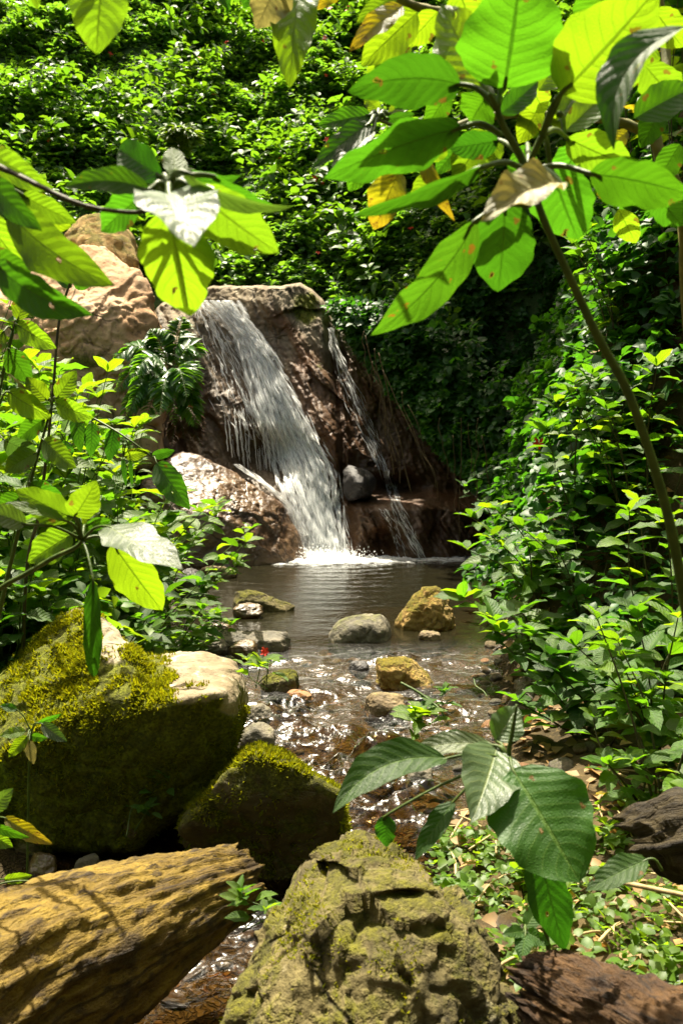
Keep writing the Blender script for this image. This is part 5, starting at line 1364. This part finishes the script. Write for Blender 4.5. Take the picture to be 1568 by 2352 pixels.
stem(pi_, [(62, 2070, 3.32, 3), (66, 1840, 3.3, 3), (68, 1760, 3.28, 3), (72, 1680, 3.25, 2)], 'stem', n=14)
for a in [(96, 1662, 155, 1704, 32, 'leaf_grey', 3.2, -.03, 15), (88, 1660, 142, 1640, 14, 'leaf_big', 3.25, 0, 25), (60, 1680, 0, 1690, 26, 'leaf_lime', 3.25, 0, 20), (64, 1690, 20, 1740, 30, 'leaf_lime', 3.2, 0, 10), (70, 1690, 110, 1696, 20, 'leaf_big', 3.25, 0, 20), (68, 1700, 78, 1756, 26, 'leaf_wilt', 3.2, 0, 10), (40, 1630, 0, 1620, 20, 'leaf_dark', 3.25, 0, 10)]:
    big_leaf(pi_, *a, node=(72, 1680, 3.25), pet=.0025)

# ------------------------------------------------------------------ bank shrubs
def shared_leaf(k, mat, nl=9, nw=5):
    rng = random.Random(900 + k)
    V, f, uv = leaf_grid(1.0, rng.uniform(.40, .52), nl, nw, rng.uniform(.15, .45), rng.uniform(.02, .10), rng.uniform(-.04, .04), rng.uniform(.03, .09), rng, tipk=rng.uniform(.85, 1.1))
    return mesh_np('leaf', V, f, M[mat], uv=uv)
SL = {mt: [shared_leaf(i * 10 + j, mt) for j in range(5)] for i, mt in enumerate(('shrub_leaf', 'shrub_lime', 'shrub_dark', 'leaf_yellow'))}
def shrub(label, x, y, h, rng, stems=4, leaf=(.10, .16), pairs=6, lean=(0, 0), spread=.35, mats=('shrub_leaf',), group=None, name='bank_shrub', z=None, cat='shrub', first=.25, stem_r=.006, droop=0.0, stemmat='stem'):
    z0 = float(terrain(x, y)) - .03 if z is None else z
    t = thing(name, (x, y, z0), label, cat, group)
    for s in range(stems):
        a = rng.uniform(0, 6.28); hh = h * rng.uniform(.7, 1.08)
        tip = np.array([x + lean[0] * hh + spread * math.cos(a) * rng.uniform(.5, 1), y + lean[1] * hh + spread * math.sin(a) * rng.uniform(.5, 1), z0 + hh - droop * hh * rng.random()])
        b = np.array([x + rng.uniform(-.05, .05), y + rng.uniform(-.05, .05), z0])
        mid = b * .5 + tip * .5 + np.array([-lean[0] * .25 * hh, -lean[1] * .25 * hh, .10 * hh + droop * hh * .4]) + np.array([rng.gauss(0, .03) for _ in range(3)])
        pth = catmull([b, mid, tip], 16)
        V2, tot, flat = tube_np(pth, np.linspace(stem_r, stem_r * .4, 16), 5, .1)
        link('stem', mesh_np('stem', V2, (tot, flat), M[stemmat]), t)
        az = rng.uniform(0, 6.28)
        for k in range(pairs):
            f = first + (1 - first) * (k + .5) / pairs
            P = Vector(pth[min(15, int(f * 15))]); az += 1.57 + rng.uniform(-.3, .3)
            for q in (0, math.pi):
                if rng.random() < .10: continue
                aa = az + q + rng.uniform(-.35, .35); el = rng.uniform(-.55, .30) + .25 * f
                d = Vector((math.cos(aa) * math.cos(el), math.sin(aa) * math.cos(el), math.sin(el)))
                L = rng.uniform(*leaf) * (1.05 - .25 * f)
                nrm = Vector((rng.gauss(0, .3), rng.gauss(0, .3) - .15, 1))
                o = link('leaf', rng.choice(SL[rng.choice(mats)]), t)
                M4 = frame(d, nrm).to_4x4() @ Matrix.Diagonal((L, L, L, 1)); M4.translation = P + d * .02
                o.matrix_basis = M4
        for k in range(4):                       # the rosette at the tip
            aa = az + k * 1.6; el = rng.uniform(.1, .7)
            d = Vector((math.cos(aa) * math.cos(el), math.sin(aa) * math.cos(el), math.sin(el)))
            L = rng.uniform(*leaf) * .72
            o = link('leaf', rng.choice(SL[rng.choice(mats)]), t)
            M4 = frame(d, Vector((rng.gauss(0, .3), rng.gauss(0, .3), 1)) + d * -.3).to_4x4() @ Matrix.Diagonal((L, L, L, 1)); M4.translation = Vector(pth[-1])
            o.matrix_basis = M4
    return t
RS = random.Random(21)
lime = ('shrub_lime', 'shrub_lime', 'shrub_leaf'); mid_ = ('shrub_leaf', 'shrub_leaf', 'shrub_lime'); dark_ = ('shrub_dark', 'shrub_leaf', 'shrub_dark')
def px(u, y): return (u - 784) / F * y
# left bank
for lab, u, y, h, st_, lf, mt, kw in [
 ('tall lime green weed in front of the salmon boulder', 130, 5.6, 1.55, 6, (.12, .19), lime, {}),
 ('lime green shrub at the left picture edge below the broad leaves', -10, 4.6, 1.45, 6, (.12, .18), lime, {}),
 ('bushy sunlit shrub left of the fern', 215, 6.8, 1.35, 7, (.12, .18), lime, {}),
 ('sunlit shrub bending towards the wet slab', 330, 6.6, .95, 6, (.12, .18), lime, dict(lean=(.25, 0))),
 ('yellow green shrub at the left corner of the pool', 400, 6.9, .75, 6, (.10, .15), lime, dict(lean=(.2, 0))),
 ('small leafy bush overhanging the pool edge behind the huge boulder', 400, 5.9, .42, 6, (.06, .10), lime, dict(lean=(.3, 0), spread=.25)),
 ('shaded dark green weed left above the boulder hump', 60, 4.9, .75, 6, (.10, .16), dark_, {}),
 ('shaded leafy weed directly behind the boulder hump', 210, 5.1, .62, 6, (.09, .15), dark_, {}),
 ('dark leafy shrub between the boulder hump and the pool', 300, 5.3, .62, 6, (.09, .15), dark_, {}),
 ('bright shrub rising from the middle of the left bank', 90, 7.6, 1.5, 6, (.12, .18), lime, {}),
 ('tall yellowish weed at the left edge before the hillside', -60, 7.0, 1.9, 6, (.13, .2), lime, {}),
 ('low shaded weed by the left picture edge', -40, 4.5, .65, 5, (.10, .16), dark_, {}),
 ('mid green shrub under the salmon boulder', 260, 8.6, 1.1, 6, (.12, .18), mid_, {}),
 ('leafy weed hiding the foot of the wet slab', 350, 8.0, .8, 6, (.11, .17), lime, {}),
 ('mid green weed between the two left branches', 150, 6.2, .95, 6, (.11, .17), mid_, {}),
 ('broad leaved bush crowding the left edge under the broad leaves', 20, 5.4, 1.15, 6, (.17, .24), lime, {}),
 ('broad leaved lime bush left of the arching weed', 70, 6.4, 1.5, 6, (.17, .24), lime, {}),
 ('broad leaved bush in front of the fern', 270, 5.9, .95, 6, (.16, .22), lime, {}),
 ('broad leaved bush under the salmon boulder left of the fern', 170, 7.8, 1.25, 6, (.17, .24), mid_, {}),
 ('low broad leaved bush behind the boulder hump', 140, 4.9, .7, 6, (.14, .20), mid_, {}),
 ('leafy bush between the fern and the pool', 330, 7.3, .8, 6, (.15, .21), lime, {}),
 ('deep green bush left of the pool outlet', 350, 5.6, .5, 6, (.11, .16), mid_, {}),
]:
    shrub(lab, px(u, y), y, h, RS, st_ + 1, (lf[0] * 1.2, lf[1] * 1.25), 7, mats=mt, group='shrubs of the left bank', **{**dict(spread=.42), **kw})
# right bank
for lab, u, y, h, st_, lf, mt, kw in [
 ('bushy shrub crowning the right bank in patchy sun', 1330, 6.4, .95, 8, (.13, .20), mid_, dict(spread=.5)),
 ('shrub leaning over the water beside the pointed boulder', 1240, 6.2, .72, 7, (.13, .2), mid_, dict(lean=(-.35, 0), droop=.2)),
 ('large leaved shrub trailing into the rapids', 1225, 5.7, .55, 6, (.16, .23), mid_, dict(lean=(-.55, -.1), droop=.5)),
 ('shaded shrub in the middle of the right bank', 1360, 5.7, .75, 7, (.12, .18), dark_, {}),
 ('leafy shrub behind the arching green stem', 1480, 5.9, 1.25, 8, (.13, .19), mid_, dict(spread=.5)),
 ('yellow green shrub lit through the stem at the right edge', 1530, 6.8, 1.7, 8, (.13, .19), ('shrub_leaf', 'shrub_lime', 'leaf_yellow'), dict(spread=.5)),
 ('sunlit shrub high on the right bank below the branch', 1450, 7.8, 1.55, 8, (.12, .18), ('shrub_leaf', 'shrub_lime', 'leaf_yellow'), dict(spread=.55)),
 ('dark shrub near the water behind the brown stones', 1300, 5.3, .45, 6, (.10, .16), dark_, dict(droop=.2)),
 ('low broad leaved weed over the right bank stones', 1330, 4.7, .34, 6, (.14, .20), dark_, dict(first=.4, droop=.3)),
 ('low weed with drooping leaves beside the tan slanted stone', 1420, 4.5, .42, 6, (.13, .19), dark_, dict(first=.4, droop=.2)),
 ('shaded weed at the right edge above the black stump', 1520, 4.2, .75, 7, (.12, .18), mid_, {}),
 ('light green weed at the right edge by the arching stem', 1560, 3.6, .85, 6, (.10, .15), mid_, {}),
 ('dark shrub between the arching stem and the picture edge', 1550, 5.0, 1.15, 7, (.12, .18), mid_, {}),
 ('shrub half in the shade of the creeper bank', 1420, 6.9, 1.0, 7, (.12, .18), mid_, {}),
 ('small bushy weed at the far right end of the pool', 1185, 8.3, .6, 6, (.11, .16), dark_, dict(lean=(-.2, 0))),
 ('small leafy weed low at the right between slab and stump', 1500, 3.7, .35, 5, (.08, .12), mid_, {}),
]:
    shrub(lab, px(u, y), y, h, RS, max(4, st_ - 1), (lf[0] * 1.12, lf[1] * 1.2), 6, mats=mt, group='shrubs of the right bank', stemmat='stem_dark', **{**dict(spread=.42), **kw})
# small plants between the stones
def sprig(label, u, v, y, h, lf, mt, n=2, name='small_plant', **kw):
    p = at(u, v, y)
    return shrub(label, p.x, p.y, h, RS, n, lf, 2, mats=mt, z=p.z, cat='plant', name=name, spread=.06, first=.4, stem_r=.0025, **kw)
sprig('small plant growing on the huge boulder end beside the rapids', 590, 1580, 3.85, .10, (.07, .11), ('shrub_lime',), 3)
sprig('tiny weed in the dark gap beside the rust red stone', 372, 1850, 3.7, .14, (.05, .08), ('shrub_leaf',), 3)
sprig('tiny weed at the foot of the mossy stone under the boulder', 320, 1910, 3.6, .08, (.05, .07), ('shrub_leaf',), 2)
sprig('tiny sprout on the ridge between the two mossy boulders', 492, 1780, 3.85, .10, (.04, .06), ('shrub_leaf',), 1)
sprig('small leaves rooted between the flat slab and the boulder', 440, 1490, 5.8, .10, (.05, .08), ('shrub_lime',), 3)
sprig('small green plant in the crevice between log and craggy boulder', 600, 2140, 2.6, .10, (.05, .08), ('shrub_lime', 'shrub_leaf'), 3)
sprig('small green waterside weed at the right of the rapids', 1010, 1640, 4.9, .14, (.08, .12), ('shrub_leaf',), 2)
sprig('bright yellow green weed flattened at the water edge', 960, 1665, 4.85, .06, (.12, .18), ('shrub_lime',), 3)
fs = thing('flower_sprig', tuple(at(598, 1560, 3.9)), 'red flower on a thin stalk beside the huge boulder', 'flower')
stem(fs, [(588, 1580, 3.9, 1.4), (596, 1540, 3.9, 1.2), (606, 1502, 3.9, 1.0)], 'stem', n=10)
for k in range(5):
    o = link('petal', FL[k % 3], fs); o.location = at(607 + 4 * math.sin(k * 2.2), 1500 - 4 * (k % 3), 3.9); o.scale = (.016,) * 3; o.rotation_euler = (1.0 + .3 * k, .4 * k, k)
fg = thing('floating_stalk', tuple(at(960, 1600, 4.9)), 'bent bright green stalk lying across the water', 'stalk')
stem(fg, [(920, 1568, 5.0, 3.2), (960, 1590, 4.95, 3.2), (990, 1612, 4.9, 3), (1012, 1632, 4.85, 2.6), (1022, 1652, 4.82, 2)], 'stem', n=30)
fg2 = thing('floating_stalk', tuple(at(1105, 1580, 5.0)), 'thin curled green stalk in the shaded water at the right', 'stalk')
stem(fg2, [(1088, 1560, 5.1, 1.6), (1092, 1575, 5.05, 1.6), (1110, 1588, 5.0, 1.4), (1118, 1600, 4.95, 1.2)], 'stem', n=24)

# ------------------------------------------------------------------ fern by the falls
def frond(par, u0, v0, u1, v1, Y, dY, sag, width, mat, seed, pin=26):
    r = np.random.default_rng(seed)
    a, b = at_np(u0, v0, Y), at_np(u1, v1, Y + dY)
    mid = (a + b) / 2 + np.array([0, 0, sag])
    pth = catmull([a, mid, b], pin + 4)
    T = np.gradient(pth, axis=0); T /= np.linalg.norm(T, axis=1)[:, None]
    n = np.array([0, -.55, .85]); S = np.cross(T, n); S /= np.linalg.norm(S, axis=1)[:, None]
    base, d, nr, sz, wd = [], [], [], [], []
    for k in range(3, pin + 3):
        f = k / (pin + 3); l = width * (math.sin(math.pi * min(1, f * .85 + .17)) ** .8) * r.uniform(.85, 1.1)
        for s in (-1, 1):
            dd = S[k] * s + T[k] * .55 + np.array([0, 0, -.22]) + r.normal(0, .08, 3); dd /= np.linalg.norm(dd)
            base.append(pth[k]); d.append(dd); nr.append(n + r.normal(0, .25, 3)); sz.append(max(l, .02)); wd.append(.42)
    me = leaves_mesh('frond', np.array(base), np.array(d), np.array(nr), np.array(sz), np.array(wd), M[mat])
    o = link('frond', me, par); tag(o, kind=None)
    V2, tot, flat = tube_np(pth, np.linspace(.006, .002, len(pth)), 5)
    s = link('frond_stalk', mesh_np('frond_stalk', V2, (tot, flat), M['stem']), par)
fe = thing('fern', tuple(at(385, 900, 11.0)), 'dark green fern clump growing between salmon boulder and falls', 'fern')
FR = [(395, 860, 420, 722, .1, .10), (390, 850, 345, 755, .0, .08), (400, 845, 468, 822, -.1, .18), (385, 850, 250, 835, -.15, .22), (370, 865, 262, 905, -.2, .18), (380, 880, 270, 985, -.3, .2), (390, 890, 330, 985, -.3, .2),
      (400, 880, 400, 980, -.35, .18), (405, 870, 450, 940, -.2, .18), (400, 860, 455, 880, -.2, .12), (375, 880, 300, 940, -.35, .25), (390, 870, 300, 870, -.4, .22), (410, 900, 452, 985, -.1, .12), (380, 900, 290, 960, -.15, .2), (392, 885, 365, 960, -.45, .2), (396, 872, 430, 915, -.45, .2)]
for i, (a, b, c, d_, dY, sg) in enumerate(FR): frond(fe, a, b, c, d_, 10.95 - .03 * i % 4, dY, sg, .21, 'fern', 700 + i)
for i, (a, b, c, d_) in enumerate([(400, 930, 425, 1010), (415, 940, 455, 1010), (405, 950, 395, 1030), (420, 930, 470, 985), (430, 950, 462, 1025)]): frond(fe, a, b, c, d_, 11.1, -.1, .05, .13, 'fern_dry', 740 + i)
fe2 = thing('fern', tuple(at(410, 340, 14.6)), 'small yellow green fern in the gully above the salmon boulder', 'fern')
for i, (c, d_) in enumerate([(370, 320), (380, 300), (400, 292), (430, 296), (455, 312), (462, 335)]): frond(fe2, 415, 372, c, d_, 14.2, -.2, .2, .22, 'ground_leaf', 760 + i)

# ------------------------------------------------------------------ hanging vines
for i, (u0, v0, u1, v1, Y, w, lab) in enumerate([
 (835, 770, 930, 1110, 11.8, 1.3, 0), (845, 790, 905, 1060, 11.8, 1.0, 0), (862, 800, 905, 1090, 11.9, 1.3, 0), (870, 810, 945, 1130, 11.7, 1.4, 0), (852, 830, 885, 1010, 11.9, .9, 0), (880, 850, 985, 1080, 11.5, 1.1, 0), (830, 760, 850, 900, 12, .9, 0),
 (920, 900, 1000, 1120, 11.2, .9, 0), (940, 930, 1015, 1150, 11.0, .8, 0), (1055, 960, 1058, 1240, 10.3, .9, 0), (1075, 970, 1095, 1200, 10.2, .8, 0), (1098, 960, 1090, 1190, 10.1, .8, 0), (1110, 1000, 1128, 1270, 10.0, 1.0, 0), (1040, 1000, 1046, 1180, 10.4, .8, 0), (1010, 960, 1030, 1100, 10.7, .8, 0)]):
    r = np.random.default_rng(800 + i)
    t = np.linspace(0, 1, 7)
    pts = [(u0 + (u1 - u0) * f + r.normal(0, 4), v0 + (v1 - v0) * f, Y - .05 * f, w) for f in t]
    o = stem(None, pts, 'vine', name='hanging_vine', n=30, sides=5)
    tag(o, 'thin brown root hanging down the dark rock under the creeper', 'vine', 'hanging vines right of the falls')
# a few small yellow leaves clinging to the rock and vines
# ------------------------------------------------------------------ litter and ground cover
def flat_scatter(n, xr_, yr_, rng, cond=None):
    x = rng.uniform(*xr_, n); y = rng.uniform(*yr_, n)
    if cond is not None: k = cond(x, y); x, y = x[k], y[k]
    return st3(x, y, terrain(x, y))
rg = np.random.default_rng(31)
P = flat_scatter(2600, (.25, 1.9), (2.2, 5.2), rg, lambda x, y: (x > np.interp(y, *XR) - .03) & (noise(st3(x * 2.2, y * 2.2), 6) > -.12))
P[:, 2] += rg.uniform(0, .10, len(P)); ax = rg.normal(0, .35, P.shape) + [0, -.1, 1]; ax /= np.linalg.norm(ax, axis=1)[:, None]
k = P[:, 1] < 3.75
gcov = link('ground_cover', leaves_mesh('ground_cover', *sprigs(P[k], ax[k], rg.uniform(.025, .055, k.sum()), 4, rg), M['ground_leaf']))
tag(gcov, 'low light green weeds covering the gravel in front of the right bank', 'ground cover', kind='stuff')
P = flat_scatter(1500, (.45, 2.6), (2.2, 7.5), rg, lambda x, y: x > np.interp(y, *XR) + .05)
d = rg.normal(0, 1, P.shape); d[:, 2] *= .2; d /= np.linalg.norm(d, axis=1)[:, None]
lit = link('fallen_leaves', leaves_mesh('fallen_leaves', P + [0, 0, .012], d, rg.normal(0, .35, P.shape) + [0, 0, 1], rg.uniform(.03, .09, len(P)), rg.uniform(.7, 1.2, len(P)), M['dead']))
tag(lit, 'dry tan leaves strewn over the right bank gravel', 'leaf litter', kind='stuff')
def undergrowth(name, label, n, cond, xr_, yr_, hmax, size, mat, rng):
    P = flat_scatter(n, xr_, yr_, rng, cond); P[:, 2] += rng.uniform(.02, 1, len(P)) ** 1.5 * hmax
    ax = rng.normal(0, .45, P.shape) + [0, -.1, 1]; ax /= np.linalg.norm(ax, axis=1)[:, None]
    o = link(name, leaves_mesh(name, *sprigs(P, ax, rng.uniform(*size, len(P)), 5, rng), M[mat]))
    return tag(o, label, 'undergrowth', kind='stuff')
undergrowth('undergrowth', 'dense small leaved undergrowth filling the left bank', 3400, lambda x, y: (x < np.interp(y, *XL) - .12) & (x > -.42 * y - .6), (-5.2, -.7), (4.5, 10.6), .6, (.06, .13), 'ground_leaf', rg)
undergrowth('undergrowth', 'dark small leaved undergrowth filling the right bank', 1500, lambda x, y: (x > np.interp(y, *XR) + .42) & (x < .40 * y + .6), (1.2, 4), (4.9, 8.2), .5, (.06, .11), 'creeper', rg)
undergrowth('undergrowth', 'low weeds on the left bank beside the log', 1500, lambda x, y: x < np.interp(y, *XL) - .1, (-4, -1.2), (1.2, 4.6), .35, (.05, .10), 'ground_leaf', rg)
undergrowth('undergrowth', 'low weeds on the slope at the right behind the black stump', 1500, lambda x, y: x > np.interp(y, *XR) + .95, (1.1, 4), (1.2, 4.8), .35, (.05, .10), 'ground_leaf', rg)
# dry twigs on the right bank, each an object
for i in range(34):
    y = RS.uniform(2.3, 4.4); x = float(np.interp(y, *XR)) + RS.uniform(.0, .9); z = float(terrain(x, y)) + RS.uniform(.01, .07)
    a = RS.uniform(0, 3.14); L = RS.uniform(.08, .28); dx, dy, dz = math.cos(a) * L / 2, math.sin(a) * L / 2, RS.uniform(-.03, .05)
    V2, tot, flat = tube_np(catmull([np.array([x - dx, y - dy, z - dz / 2]), np.array([x + RS.gauss(0, .012), y, z + .01]), np.array([x + dx, y + dy, z + dz / 2])], 8), np.linspace(.005, .003, 8) * RS.uniform(.6, 1.4), 5)
    c = np.array([x, y, z]); o = link('twig', mesh_np('twig', V2 - c, (tot, flat), M['twig'])); o.location = c
    tag(o, 'short dry pale twig among the weeds of the right bank', 'twig', 'dry twigs on the right bank')
tw = thing('twig', tuple(at(1500, 2050, 2.3)), 'long straw coloured cane lying above the rotten wood', 'twig')
stem(tw, [(1424, 2026, 2.35, 6), (1500, 2042, 2.3, 6), (1600, 2062, 2.25, 6.5)], 'twig', name='cane', n=20)
ol = link('fallen_leaf', SL['leaf_yellow'][0]); ol.location = at(1415, 1834, 3.7); ol.scale = (.12, .10, .10); ol.rotation_euler = (.3, .2, 2.0)
tag(ol, 'orange fallen leaf beside the moss covered stone', 'fallen leaf')
